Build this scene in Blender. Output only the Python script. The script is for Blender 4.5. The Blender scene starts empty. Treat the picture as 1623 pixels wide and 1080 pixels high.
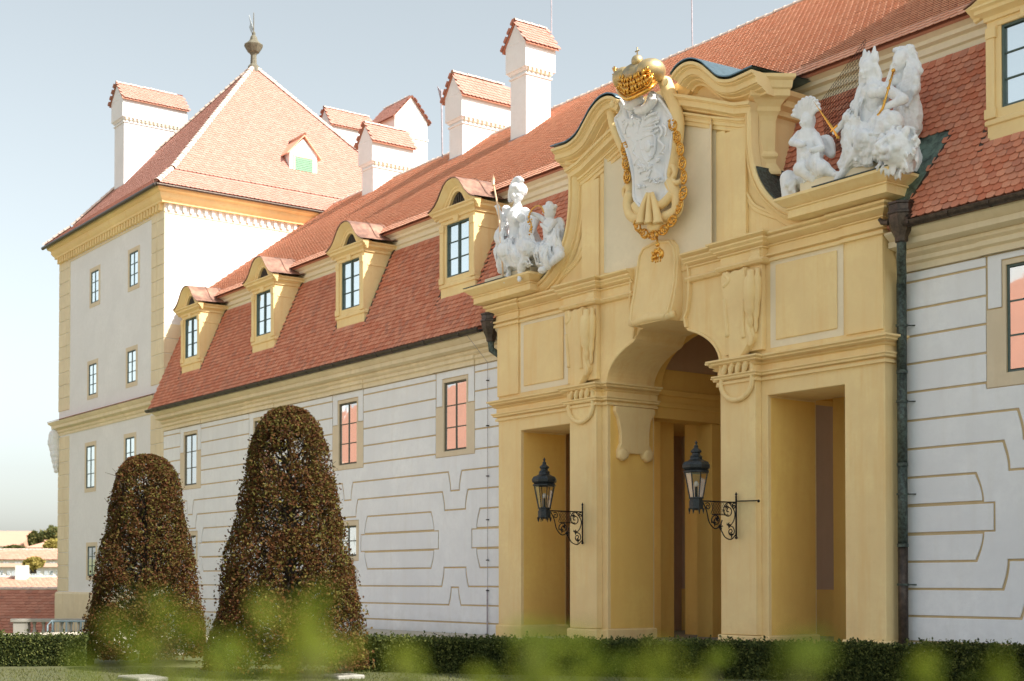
import bpy, bmesh, math, random
from math import sin, cos, pi, radians, sqrt
from mathutils import Vector, Matrix, noise
random.seed(11)
SC = bpy.context.scene
COL = SC.collection

# ------------------------------------------------------------------ camera
F = 2254.0; CX = 811.5; AL = radians(36.4); PH = radians(1.2); VH = 921.0; EYE = 1.6
ca, sa = cos(AL), sin(AL)
DIRP = (-ca * cos(PH), sa * cos(PH), sin(PH)); RGT = (sa, ca, 0.0)
UPV = (ca * sin(PH), -sa * sin(PH), cos(PH)); VP = VH - F * math.tan(PH)
cam_data = bpy.data.cameras.new('camera'); cam = bpy.data.objects.new('camera', cam_data); COL.objects.link(cam)
cam.location = (0, 0, EYE); cam.rotation_euler = (pi / 2 + PH, 0, pi / 2 - AL)
cam_data.sensor_width = 36; cam_data.lens = F / 1623 * 36
cam_data.shift_y = (VP - 540) / 1623
cam_data.clip_start = 0.05; cam_data.clip_end = 3000
cam_data.dof.use_dof = True; cam_data.dof.focus_distance = 32; cam_data.dof.aperture_fstop = 1.7
SC.camera = cam

# ------------------------------------------------------------------ light
SUN_EL = radians(44); SUN_AZ = radians(25)          # azimuth measured from +x towards +y
world = bpy.data.worlds.new('World'); SC.world = world; world.use_nodes = True
wn = world.node_tree; wn.nodes.clear()
sky = wn.nodes.new('ShaderNodeTexSky'); sky.sky_type = 'NISHITA'; sky.sun_disc = False
sky.sun_elevation = SUN_EL; sky.sun_rotation = pi / 2 - SUN_AZ
sky.air_density = 1.0; sky.dust_density = 2.2; sky.ozone_density = 1.0
hs = wn.nodes.new('ShaderNodeHueSaturation'); hs.inputs['Saturation'].default_value = 0.36; hs.inputs['Hue'].default_value = 0.485
hs.inputs['Value'].default_value = 1.0
bg = wn.nodes.new('ShaderNodeBackground'); bg.inputs["Strength"].default_value = 0.127
wo = wn.nodes.new('ShaderNodeOutputWorld')
tint = wn.nodes.new('ShaderNodeMix'); tint.data_type = 'RGBA'; tint.blend_type = 'MULTIPLY'; tint.inputs[0].default_value = 1; tint.inputs[7].default_value = (0.96, 0.975, 0.945, 1)
wn.links.new(sky.outputs[0], hs.inputs['Color']); wn.links.new(hs.outputs[0], tint.inputs[6]); wn.links.new(tint.outputs[2], bg.inputs[0]); wn.links.new(bg.outputs[0], wo.inputs[0])
sl = bpy.data.lights.new('sun', 'SUN'); sl.energy = 5.0; sl.angle = radians(0.5); sl.color = (1.0, 0.93, 0.83)
sun = bpy.data.objects.new('sun', sl); COL.objects.link(sun)
sdir = Vector((cos(SUN_EL) * cos(SUN_AZ), cos(SUN_EL) * sin(SUN_AZ), sin(SUN_EL)))
sun.rotation_euler = sdir.to_track_quat('Z', 'Y').to_euler(); sun.location = (20, 10, 40)
SC.view_settings.view_transform = 'Standard'; SC.view_settings.look = 'None'
SC.view_settings.gamma = 1; SC.view_settings.use_curve_mapping = False
SC.view_settings.exposure = 0.86
SC.render.engine = 'CYCLES'
SC.cycles.max_bounces = 8; SC.cycles.diffuse_bounces = 5; SC.cycles.transparent_max_bounces = 12

# ------------------------------------------------------------------ pixel -> point on a real plane
def ray(u, v):
    a = (u - CX) / F; b = -(v - VP) / F
    return [DIRP[i] + a * RGT[i] + b * UPV[i] for i in range(3)]
def KY(u, v, y):
    q = ray(u, v); t = y / q[1]; return Vector((q[0] * t, y, EYE + q[2] * t))
def KX(u, v, x):
    q = ray(u, v); t = x / q[0]; return Vector((x, q[1] * t, EYE + q[2] * t))
def KD(u, v, depth):
    q = ray(u, v); return Vector((q[0] * depth, q[1] * depth, EYE + q[2] * depth))

# ------------------------------------------------------------------ materials
MATS = {}
def _mat(name):
    m = bpy.data.materials.new(name); m.use_nodes = True; nt = m.node_tree
    MATS[name] = m
    return m, nt, nt.nodes['Principled BSDF']
def N(nt, t, **kw):
    n = nt.nodes.new(t)
    for k, v in kw.items():
        if k in n.inputs: n.inputs[k].default_value = v
        else: setattr(n, k, v)
    return n
def rgb(c): return (c[0], c[1], c[2], 1)
def mix(nt, a, b, fac, mode='MIX'):
    n = nt.nodes.new('ShaderNodeMix'); n.data_type = 'RGBA'; n.blend_type = mode
    for s, v in ((6, a), (7, b)):
        if hasattr(v, 'is_output'): nt.links.new(v, n.inputs[s])
        else: n.inputs[s].default_value = rgb(v)
    if hasattr(fac, 'is_output'): nt.links.new(fac, n.inputs[0])
    else: n.inputs[0].default_value = fac
    return n.outputs[2]
def ramp(nt, src, p0, p1, c0=0.0, c1=1.0):
    r = nt.nodes.new('ShaderNodeMapRange'); r.inputs[1].default_value = p0; r.inputs[2].default_value = p1
    r.inputs[3].default_value = c0; r.inputs[4].default_value = c1; nt.links.new(src, r.inputs[0]); return r.outputs[0]
def wpos(nt):
    return nt.nodes.new('ShaderNodeNewGeometry').outputs['Position']
def plaster(name, base, var=0.10, stain=(0.5, 0.42, 0.3), stain_amt=0.18, bump=0.25, rough=0.92, vstreak=True):
    m, nt, p = _mat(name)
    pos = wpos(nt)
    n1 = N(nt, 'ShaderNodeTexNoise', Scale=0.55, Detail=6.0, Roughness=0.62); nt.links.new(pos, n1.inputs[0])
    n2 = N(nt, 'ShaderNodeTexNoise', Scale=7.0, Detail=5.0, Roughness=0.65); nt.links.new(pos, n2.inputs[0])
    dark = tuple(c * (1 - var) for c in base); lite = tuple(min(0.92, c * (1 + var * 0.6)) for c in base)
    c = mix(nt, dark, lite, ramp(nt, n1.outputs[0], 0.35, 0.68))
    c = mix(nt, c, tuple(x * 0.93 for x in base), ramp(nt, n2.outputs[0], 0.42, 0.72, 0, 0.8))
    if vstreak:
        mp = nt.nodes.new('ShaderNodeMapping'); mp.inputs[3].default_value = (2.2, 2.2, 0.22); nt.links.new(pos, mp.inputs[0])
        n3 = N(nt, 'ShaderNodeTexNoise', Scale=1.6, Detail=5.0, Roughness=0.6); nt.links.new(mp.outputs[0], n3.inputs[0])
        st = tuple(base[i] * stain[i] * 1.6 for i in range(3))
        c = mix(nt, c, st, ramp(nt, n3.outputs[0], 0.50, 0.74, 0, stain_amt * 1.3))
    if vstreak:   # splashed, damp foot of the wall and blotchy repairs
        sx = nt.nodes.new('ShaderNodeSeparateXYZ'); nt.links.new(pos, sx.inputs[0])
        n6 = N(nt, 'ShaderNodeTexNoise', Scale=2.3, Detail=6.0, Roughness=0.7); nt.links.new(pos, n6.inputs[0])
        hz = nt.nodes.new('ShaderNodeMath'); hz.operation = 'MULTIPLY_ADD'; nt.links.new(n6.outputs[0], hz.inputs[0]); hz.inputs[1].default_value = -1.9; nt.links.new(sx.outputs[2], hz.inputs[2])
        c = mix(nt, c, tuple(base[i] * (.74, .72, .68)[i] for i in range(3)), ramp(nt, hz.outputs[0], -.35, -1.05, 0, 0.5))
        vo = N(nt, 'ShaderNodeTexVoronoi', Scale=0.8); nt.links.new(n1.outputs[1], vo.inputs[0]) if False else nt.links.new(pos, vo.inputs[0])
        c = mix(nt, c, tuple(x * .90 for x in base), ramp(nt, vo.outputs[0], 0.55, 0.75, 0, 0.35))
    nt.links.new(c, p.inputs['Base Color']); p.inputs['Roughness'].default_value = rough
    p.inputs['Specular IOR Level'].default_value = 0.2
    n4 = N(nt, 'ShaderNodeTexNoise', Scale=55.0, Detail=4.0, Roughness=0.7); nt.links.new(pos, n4.inputs[0])
    n5 = N(nt, 'ShaderNodeTexNoise', Scale=3.5, Detail=3.0); nt.links.new(pos, n5.inputs[0])
    ad = nt.nodes.new('ShaderNodeMath'); ad.operation = 'MULTIPLY_ADD'; nt.links.new(n5.outputs[0], ad.inputs[0]); ad.inputs[1].default_value = 2.2
    nt.links.new(n4.outputs[0], ad.inputs[2])
    b = N(nt, 'ShaderNodeBump', Strength=bump, Distance=0.012); nt.links.new(ad.outputs[0], b.inputs['Height']); nt.links.new(b.outputs[0], p.inputs['Normal'])
    return m
def tilemat(name, c0, c1, c2):
    m, nt, p = _mat(name)
    g = nt.nodes.new('ShaderNodeNewGeometry'); oi = nt.nodes.new('ShaderNodeObjectInfo')
    ad = nt.nodes.new('ShaderNodeMath'); ad.operation = 'ADD'; nt.links.new(g.outputs['Random Per Island'], ad.inputs[0]); nt.links.new(oi.outputs['Random'], ad.inputs[1])
    fr = nt.nodes.new('ShaderNodeMath'); fr.operation = 'FRACT'; nt.links.new(ad.outputs[0], fr.inputs[0])
    c = mix(nt, c0, c1, fr.outputs[0])
    fr2 = nt.nodes.new('ShaderNodeMath'); fr2.operation = 'MULTIPLY'; nt.links.new(fr.outputs[0], fr2.inputs[0]); fr2.inputs[1].default_value = 37.3
    fr3 = nt.nodes.new('ShaderNodeMath'); fr3.operation = 'FRACT'; nt.links.new(fr2.outputs[0], fr3.inputs[0])
    c = mix(nt, c, c2, ramp(nt, fr3.outputs[0], 0.72, 1.0, 0, 0.65))
    n1 = N(nt, 'ShaderNodeTexNoise', Scale=0.7, Detail=5.0, Roughness=0.6); nt.links.new(g.outputs['Position'], n1.inputs[0])
    c = mix(nt, c, c2, ramp(nt, n1.outputs[0], 0.5, 0.8, 0, 0.4))
    n2 = N(nt, 'ShaderNodeTexNoise', Scale=30.0, Detail=3.0); nt.links.new(g.outputs['Position'], n2.inputs[0])
    c = mix(nt, c, tuple(x * 0.7 for x in c0), ramp(nt, n2.outputs[0], 0.45, 0.8, 0, 0.35))
    nt.links.new(c, p.inputs['Base Color']); p.inputs['Roughness'].default_value = 0.9; p.inputs['Specular IOR Level'].default_value = 0.12
    b = N(nt, 'ShaderNodeBump', Strength=0.3, Distance=0.01); nt.links.new(n2.outputs[0], b.inputs['Height']); nt.links.new(b.outputs[0], p.inputs['Normal'])
    return m
def simple(name, col, rough=0.6, metal=0.0, spec=0.5, var=0.0, scale=8.0, col2=None, bump=0.0):
    m, nt, p = _mat(name)
    p.inputs['Roughness'].default_value = rough; p.inputs['Metallic'].default_value = metal; p.inputs['Specular IOR Level'].default_value = spec
    if var or col2:
        pos = wpos(nt); n1 = N(nt, 'ShaderNodeTexNoise', Scale=scale, Detail=6.0, Roughness=0.65); nt.links.new(pos, n1.inputs[0])
        c = mix(nt, col, col2 or tuple(x * (1 - var) for x in col), ramp(nt, n1.outputs[0], 0.4, 0.65))
        nt.links.new(c, p.inputs['Base Color'])
        if bump:
            b = N(nt, 'ShaderNodeBump', Strength=bump, Distance=0.02); nt.links.new(n1.outputs[0], b.inputs['Height']); nt.links.new(b.outputs[0], p.inputs['Normal'])
    else: p.inputs['Base Color'].default_value = rgb(col)
    return m
def leafmat(name, cols, trans=0.35):
    m, nt, p = _mat(name)
    g = nt.nodes.new('ShaderNodeNewGeometry')
    cr = nt.nodes.new('ShaderNodeValToRGB'); el = cr.color_ramp.elements
    el[0].position = 0; el[0].color = rgb(cols[0]); el[1].position = 1; el[1].color = rgb(cols[-1])
    for i, c in enumerate(cols[1:-1]):
        e = el.new((i + 1) / (len(cols) - 1)); e.color = rgb(c)
    nt.links.new(g.outputs['Random Per Island'], cr.inputs[0])
    n1 = N(nt, 'ShaderNodeTexNoise', Scale=1.6, Detail=3.0); nt.links.new(g.outputs['Position'], n1.inputs[0])
    c = mix(nt, cr.outputs[0], cols[1], ramp(nt, n1.outputs[0], 0.45, 0.7, 0, 0.5))
    nt.links.new(c, p.inputs['Base Color']); p.inputs['Roughness'].default_value = 0.65; p.inputs['Specular IOR Level'].default_value = 0.15
    tr = nt.nodes.new('ShaderNodeBsdfTranslucent'); nt.links.new(c, tr.inputs[0])
    ms = nt.nodes.new('ShaderNodeMixShader'); ms.inputs[0].default_value = trans
    nt.links.new(p.outputs[0], ms.inputs[1]); nt.links.new(tr.outputs[0], ms.inputs[2])
    nt.links.new(ms.outputs[0], nt.nodes['Material Output'].inputs[0])
    return m
YEL = plaster('yellow_stucco', (0.91, 0.69, 0.36), 0.12, (0.55, 0.48, 0.38), 0.40, 0.35)
CRM = plaster('cream_stucco', (0.84, 0.75, 0.56), 0.07, (0.6, 0.55, 0.5), 0.15)
PAL = plaster('pale_ochre_stucco', (0.72, 0.62, 0.46), 0.06)
WHT = plaster('white_lime_plaster', (0.83, 0.86, 0.90), 0.07, (0.52, 0.50, 0.46), 0.20, 0.22)
TWH = plaster('tower_white_plaster', (0.80, 0.81, 0.82), 0.04, (0.57, 0.55, 0.5), 0.08)
GRV = plaster('groove_ochre', (0.64, 0.50, 0.30), 0.1)
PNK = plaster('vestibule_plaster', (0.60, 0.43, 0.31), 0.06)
INT = plaster('vestibule_ochre', (0.94, 0.62, 0.19), 0.08)  # vestibule plaster; on the jamb slabs it paints in warm bounce light
PLI = plaster('plinth_cream', (0.80, 0.70, 0.50), 0.10, (0.5, 0.48, 0.42), 0.45)
TIL = tilemat('clay_tile_mansard', (0.56, 0.195, 0.115), (0.68, 0.31, 0.20), (0.42, 0.21, 0.155))
TIU = tilemat('clay_tile_upper', (0.80, 0.42, 0.29), (0.86, 0.51, 0.37), (0.72, 0.41, 0.30))
TIT = tilemat('clay_tile_tower', (0.46, 0.235, 0.185), (0.52, 0.28, 0.23), (0.42, 0.215, 0.175))
TIF = tilemat('clay_tile_far', (0.42, 0.17, 0.11), (0.52, 0.24, 0.16), (0.30, 0.16, 0.12))
RDG = simple('ridge_tile_mortar', (0.72, 0.58, 0.50), 0.85, var=0.3)
STA = plaster('white_statue_stone', (0.84, 0.86, 0.88), 0.08, (0.36, 0.38, 0.42), 0.40, 0.35)
GLD = simple('gilding', (0.80, 0.46, 0.10), 0.27, 0.9, col2=(0.72, 0.36, 0.07), scale=14, bump=0.15)
GLW = simple('weathered_gilding', (0.56, 0.42, 0.20), 0.5, 0.75, col2=(0.34, 0.31, 0.23), scale=5, bump=0.2)
COP = simple('patinated_copper', (0.035, 0.042, 0.038), 0.5, 0.35, col2=(0.10, 0.14, 0.12), scale=14, bump=0.2)
CPG = simple('green_copper_flashing', (0.16, 0.25, 0.215), 0.5, 0.3, col2=(0.04, 0.06, 0.055), scale=5)
ZNC = simple('blue_grey_sheet_metal', (0.16, 0.25, 0.30), 0.33, 0.7, var=0.3)
BRN = simple('brown_copper_sheet', (0.26, 0.15, 0.115), 0.5, 0.45, col2=(0.50, 0.28, 0.20), scale=3)
GUT = simple('dark_copper_gutter', (0.05, 0.040, 0.033), 0.42, 0.6, col2=(0.10, 0.075, 0.06), scale=12)
LED = simple('lead_flashing', (0.42, 0.38, 0.42), 0.6, 0.2, var=0.3)
IRN = simple('wrought_iron', (0.018, 0.018, 0.02), 0.45, 0.7, var=0.2)
LNT = simple('lantern_metal', (0.022, 0.027, 0.030), 0.45, 0.5, col2=(0.05, 0.058, 0.062), scale=25)
FRM = simple('window_frame_green', (0.075, 0.12, 0.11), 0.5, var=0.15)
FRL = simple('window_frame_weathered', (0.12, 0.12, 0.09), 0.65, var=0.3)
BRK = simple('tree_bark', (0.06, 0.045, 0.032), 0.9, var=0.4, scale=20, bump=0.5)
STO = plaster('grey_balustrade_stone', (0.40, 0.39, 0.36), 0.12)
BRI = simple('red_tile_balustrade', (0.45, 0.17, 0.11), 0.8, var=0.2)
RAI = simple('grey_blue_paint', (0.30, 0.40, 0.46), 0.5)
WOD = simple('dark_louvre', (0.05, 0.04, 0.03), 0.7, var=0.3)
SHT = simple('green_shutter', (0.22, 0.42, 0.28), 0.6, var=0.1)
GRS = simple('lawn_soil', (0.065, 0.075, 0.025), 0.9, col2=(0.10, 0.10, 0.04), scale=3, bump=0.4)
GRA = simple('pale_gravel', (0.50, 0.45, 0.37), 0.95, var=0.2, scale=25, bump=0.3)
FLD = simple('far_fields', (0.10, 0.14, 0.05), 0.95, col2=(0.20, 0.18, 0.09), scale=0.02)
HWL = simple('pale_render_far', (0.72, 0.70, 0.66), 0.9, var=0.06, scale=1)
DRK = simple('dark_room', (0.02, 0.022, 0.025), 0.9)
BLB = simple('lamp_bulb', (0.8, 0.75, 0.65), 0.2)
TRN = leafmat('hornbeam_leaves', [(0.025, 0.014, 0.008), (0.11, 0.040, 0.016), (0.13, 0.062, 0.020), (0.085, 0.080, 0.020), (0.21, 0.18, 0.045)], 0.35)
HDG = leafmat('box_hedge_leaves', [(0.016, 0.024, 0.009), (0.05, 0.07, 0.02), (0.09, 0.11, 0.03), (0.20, 0.21, 0.06)], 0.3)
FGL = leafmat('sunlit_shrub_leaves', [(0.075, 0.115, 0.012), (0.13, 0.175, 0.018), (0.25, 0.28, 0.03), (0.09, 0.14, 0.018)], 0.55)
TRF = leafmat('far_tree_leaves', [(0.06, 0.08, 0.03), (0.10, 0.12, 0.04), (0.20, 0.17, 0.06), (0.08, 0.10, 0.03)], 0.3)
TRY = leafmat('yellow_tree_leaves', [(0.26, 0.22, 0.05), (0.34, 0.28, 0.08), (0.40, 0.32, 0.10)], 0.3)
def glassmat(name, tint, rough=0.03, metal=0.0):
    m, nt, p = _mat(name)
    p.inputs['Base Color'].default_value = rgb(tint); p.inputs['Roughness'].default_value = rough
    p.inputs['Metallic'].default_value = metal
    pos = wpos(nt); n1 = N(nt, 'ShaderNodeTexNoise', Scale=1.3, Detail=2.0); nt.links.new(pos, n1.inputs[0])
    b = N(nt, 'ShaderNodeBump', Strength=0.16, Distance=0.02); nt.links.new(n1.outputs[0], b.inputs['Height']); nt.links.new(b.outputs[0], p.inputs['Normal'])
    return m
GLS = glassmat('old_window_glass', (0.64, 0.67, 0.70), 0.03, .8)
GLR = glassmat('dormer_window_glass', (0.80, 0.86, 0.88), 0.04, .88)
m, nt, p = _mat('clear_lantern_glass'); LGL = m
tr = nt.nodes.new('ShaderNodeBsdfTransparent'); gl = nt.nodes.new('ShaderNodeBsdfGlossy'); gl.inputs['Roughness'].default_value = 0.05
ms = nt.nodes.new('ShaderNodeMixShader'); ms.inputs[0].default_value = 0.22
nt.links.new(tr.outputs[0], ms.inputs[1]); nt.links.new(gl.outputs[0], ms.inputs[2]); nt.links.new(ms.outputs[0], nt.nodes['Material Output'].inputs[0])

# ------------------------------------------------------------------ mesh helpers
class MB:
    def __init__(s): s.v = []; s.f = []
    def add(s, vs, fs):
        o = len(s.v); s.v += [tuple(x) for x in vs]; s.f += [tuple(i + o for i in f) for f in fs]; return s
    def box(s, x0, x1, y0, y1, z0, z1, M=None):
        vs = [Vector((x, y, z)) for z in (z0, z1) for y in (y0, y1) for x in (x0, x1)]
        if M: vs = [M @ v for v in vs]
        return s.add(vs, [(0, 2, 3, 1), (4, 5, 7, 6), (0, 1, 5, 4), (2, 6, 7, 3), (0, 4, 6, 2), (1, 3, 7, 5)])
    def prism(s, pts, d, cap=True):
        """pts: 3D polygon, d: extrusion vector"""
        d = Vector(d); n = len(pts); a = [Vector(p) for p in pts]; b = [p + d for p in a]
        f = [(i, (i + 1) % n, n + (i + 1) % n, n + i) for i in range(n)]
        if cap: f += [tuple(range(n - 1, -1, -1)), tuple(range(n, 2 * n))]
        return s.add(a + b, f)
    def xz(s, pts, y0, y1):
        return s.prism([(p[0], y0, p[1]) for p in pts], (0, y1 - y0, 0))
    def lathe(s, prof, c, seg=16, M=None, rot=0.0):
        vs = []; fs = []
        for r, z in prof:
            for k in range(seg):
                a = 2 * pi * k / seg + rot; vs.append(Vector((r * cos(a), r * sin(a), z)))
        for j in range(len(prof) - 1):
            for k in range(seg):
                k2 = (k + 1) % seg; fs.append((j * seg + k, j * seg + k2, (j + 1) * seg + k2, (j + 1) * seg + k))
        fs.append(tuple(range(seg - 1, -1, -1))); fs.append(tuple((len(prof) - 1) * seg + k for k in range(seg)))
        c = Vector(c)
        vs = [(M @ v if M else v) + c for v in vs]
        return s.add(vs, fs)
    def tube(s, pts, r, seg=8, closed=False):
        P = [Vector(p) for p in pts]; n = len(P); vs = []; fs = []
        up = Vector((0.13, 0.21, 0.97)); rr = r if isinstance(r, (list, tuple)) else [r] * n
        prev = None
        for i in range(n):
            if closed: t = P[(i + 1) % n] - P[i - 1]
            else: t = P[min(i + 1, n - 1)] - P[max(i - 1, 0)]
            t = t.normalized() if t.length > 1e-9 else Vector((0, 0, 1))
            if prev is None:
                a = t.cross(up); a = a.normalized() if a.length > 1e-3 else t.cross(Vector((1, 0, 0))).normalized()
            else:
                a = prev - t * prev.dot(t); a = a.normalized() if a.length > 1e-6 else t.orthogonal().normalized()
            prev = a; b = t.cross(a)
            for k in range(seg):
                an = 2 * pi * k / seg; vs.append(P[i] + (a * cos(an) + b * sin(an)) * rr[i])
        m = n if closed else n - 1
        for i in range(m):
            for k in range(seg):
                k2 = (k + 1) % seg; i2 = (i + 1) % n
                fs.append((i * seg + k, i * seg + k2, i2 * seg + k2, i2 * seg + k))
        if not closed: fs.append(tuple(range(seg - 1, -1, -1))); fs.append(tuple((n - 1) * seg + k for k in range(seg)))
        return s.add(vs, fs)
    def sweep_plan(s, path, prof, left=False):
        """path: (x,y) polyline; prof: closed (out,z) polygon; outward = right of travel direction (or left)"""
        P = [Vector((p[0], p[1])) for p in path]; n = len(P); sg = -1 if left else 1
        nr = []
        for i in range(n - 1):
            d = (P[i + 1] - P[i]).normalized(); nr.append(Vector((d.y, -d.x)) * sg)
        vs = []; fs = []; m = len(prof)
        for i in range(n):
            if i == 0: o = nr[0]
            elif i == n - 1: o = nr[-1]
            else:
                o = nr[i - 1] + nr[i]; o = o / max(0.2, (1 + nr[i - 1].dot(nr[i])))
            for q in prof: vs.append((P[i].x + o.x * q[0], P[i].y + o.y * q[0], q[1]))
        for i in range(n - 1):
            for k in range(m):
                k2 = (k + 1) % m; fs.append((i * m + k, i * m + k2, (i + 1) * m + k2, (i + 1) * m + k))
        fs.append(tuple(range(m))); fs.append(tuple((n - 1) * m + k for k in range(m - 1, -1, -1)))
        return s.add(vs, fs)
    def sweep_xz(s, path, prof, y, flip=1):
        """path: (x,z) polyline in the plane y; prof: closed (out,-y ; n, in-plane left normal)"""
        P = [Vector((p[0], p[1])) for p in path]; n = len(P); nr = []
        for i in range(n - 1):
            d = (P[i + 1] - P[i]).normalized(); nr.append(Vector((-d.y, d.x)) * flip)
        vs = []; fs = []; m = len(prof)
        for i in range(n):
            if i == 0: o = nr[0]
            elif i == n - 1: o = nr[-1]
            else:
                o = nr[i - 1] + nr[i]; o = o / max(0.35, (1 + nr[i - 1].dot(nr[i])))
            for q in prof: vs.append((P[i].x + o.x * q[1], y - q[0], P[i].y + o.y * q[1]))
        for i in range(n - 1):
            for k in range(m):
                k2 = (k + 1) % m; fs.append((i * m + k, i * m + k2, (i + 1) * m + k2, (i + 1) * m + k))
        fs.append(tuple(range(m))); fs.append(tuple((n - 1) * m + k for k in range(m - 1, -1, -1)))
        return s.add(vs, fs)
    def ball(s, c, r, seg=12, rings=8, M=None):
        r = (r, r, r) if not isinstance(r, (tuple, list)) else r
        vs = []; fs = []; c = Vector(c)
        for j in range(1, rings):
            th = pi * j / rings
            for k in range(seg):
                a = 2 * pi * k / seg; v = Vector((r[0] * sin(th) * cos(a), r[1] * sin(th) * sin(a), r[2] * cos(th)))
                vs.append((M @ v if M else v) + c)
        t = Vector((0, 0, r[2])); vs.append((M @ t if M else t) + c); vs.append(c - (M @ t if M else t))
        for j in range(rings - 2):
            for k in range(seg):
                k2 = (k + 1) % seg; fs.append((j * seg + k, (j + 1) * seg + k, (j + 1) * seg + k2, j * seg + k2))
        T = len(vs) - 2
        for k in range(seg):
            k2 = (k + 1) % seg; fs.append((T, k, k2)); fs.append((T + 1, (rings - 2) * seg + k2, (rings - 2) * seg + k))
        return s.add(vs, fs)
    def capsule(s, a, b, ra, rb, seg=12):
        a = Vector(a); b = Vector(b); s.ball(a, ra, seg, 8); s.ball(b, rb, seg, 8)
        return s.tube([a, b], [ra, rb], seg)
def smooth_path(pts, sub=6):
    P = [Vector(p) for p in pts]; out = []
    for i in range(len(P) - 1):
        p0 = P[max(i - 1, 0)]; p1 = P[i]; p2 = P[i + 1]; p3 = P[min(i + 2, len(P) - 1)]
        for k in range(sub):
            t = k / sub
            out.append(0.5 * ((2 * p1) + (p2 - p0) * t + (2 * p0 - 5 * p1 + 4 * p2 - p3) * t * t + (3 * p1 - p0 - 3 * p2 + p3) * t ** 3))
    out.append(P[-1]); return out
def setp(o, parent):
    if parent is None: return
    o.parent = parent
    if parent.parent is None: o.matrix_parent_inverse = Matrix.Translation(-parent.location)
def obj(name, mb, mat, parent=None, smooth=None, bevel=0.0, recalc=False, kind=None, label=None):
    me = bpy.data.meshes.new(name); me.from_pydata([tuple(v) for v in mb.v], [], mb.f)
    if recalc:
        b = bmesh.new(); b.from_mesh(me); bmesh.ops.recalc_face_normals(b, faces=b.faces); b.to_mesh(me); b.free()
    me.materials.append(mat)
    if smooth is not None:
        me.polygons.foreach_set('use_smooth', [True] * len(me.polygons))
        if smooth < 3.1: me.set_sharp_from_angle(angle=smooth)
    me.update()
    o = bpy.data.objects.new(name, me); COL.objects.link(o)
    setp(o, parent)
    if bevel:
        md = o.modifiers.new('bevel', 'BEVEL'); md.width = bevel; md.segments = 1; md.limit_method = 'ANGLE'; md.angle_limit = radians(40)
    if kind: o['kind'] = kind
    if label: o['label'] = label
    return o
def tag(o, label, cat, group=None):
    o['label'] = label; o['category'] = cat
    if group: o['group'] = group
    return o
def thing(name, label, cat, group=None, loc=(0, 0, 0)):
    o = bpy.data.objects.new(name, None); COL.objects.link(o); o.location = loc; o.empty_display_size = 0.3
    return tag(o, label, cat, group)
def inst(name, me, parent, M=None):
    o = bpy.data.objects.new(name, me); COL.objects.link(o); setp(o, parent)
    if M is not None: o.matrix_basis = M
    return o
def B1(*a): return MB().box(*a)

# ------------------------------------------------------------------ roof tiles
def tile_shape(w, L, th=0.020, lift=0.045):
    """one beaver-tail tile in local (x across, y up-slope, z out); origin at the lower centre"""
    hw = w / 2 - 0.003
    bot = [(-hw, 0.30 * w), (-hw * 0.80, 0.10 * w), (-hw * 0.38, 0.01 * w), (hw * 0.38, 0.01 * w), (hw * 0.80, 0.10 * w), (hw, 0.30 * w)]
    top = [(hw, L), (-hw, L)]
    def z(y): return lift * (1 - y / L)
    vs = [(x, y, z(y) + th) for x, y in bot + top] + [(x, y, z(y)) for x, y in bot]
    fs = [tuple(range(8))] + [(i, 8 + i, 8 + i + 1, i + 1) for i in range(5)]
    return vs, fs
def tile_plane(O, U, V, wu, hv, inside, w, e, mat_, parent, single=0, single_key=None, name='roof_tile', lift=.045):
    if mat_ is TIT: lift = .026
    """cover the plane O + u U + v V with rows of tiles; the `single` tiles with smallest key become objects"""
    O = Vector(O); U = Vector(U).normalized(); V = Vector(V).normalized(); Nn = U.cross(V)
    if Nn.z < 0: Nn = -Nn
    tv, tf = tile_shape(w, e * 1.55, .022, lift)
    tiles = []
    rows = int(hv / e); cols = int(wu / w) + 1
    for r in range(rows):
        off = (r % 2) * w / 2
        for c in range(cols):
            u = c * w + off; v = r * e
            if inside(u, v): tiles.append((u, v))
    sing = set()
    if single:
        ordr = sorted(range(len(tiles)), key=lambda i: single_key(O + U * tiles[i][0] + V * tiles[i][1]))[:single]
        sing = set(ordr)
        me = bpy.data.meshes.new(name); me.from_pydata(tv, [], tf); me.materials.append(mat_)
    mb = MB(); R = Matrix((U, V, Nn)).transposed()
    for i, (u, v) in enumerate(tiles):
        ju = random.uniform(-.004, .004); jv = random.uniform(-.006, .006); jz = random.uniform(0, .005); rt = random.uniform(-.02, .02)
        if i in sing:
            inst(name, me, parent, Matrix.Translation(O + U * (u + ju) + V * (v + jv) + Nn * jz) @ R.to_4x4() @ Matrix.Rotation(rt, 4, 'Z'))
        else:
            base = O + U * (u + ju) + V * (v + jv) + Nn * jz; cr, sr = cos(rt), sin(rt)
            mb.add([base + U * (x * cr - y * sr) + V * (x * sr + y * cr) + Nn * z for x, y, z in tv], tf)
    if mb.v: obj(name + '_field', mb, mat_, parent, kind='stuff')
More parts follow.
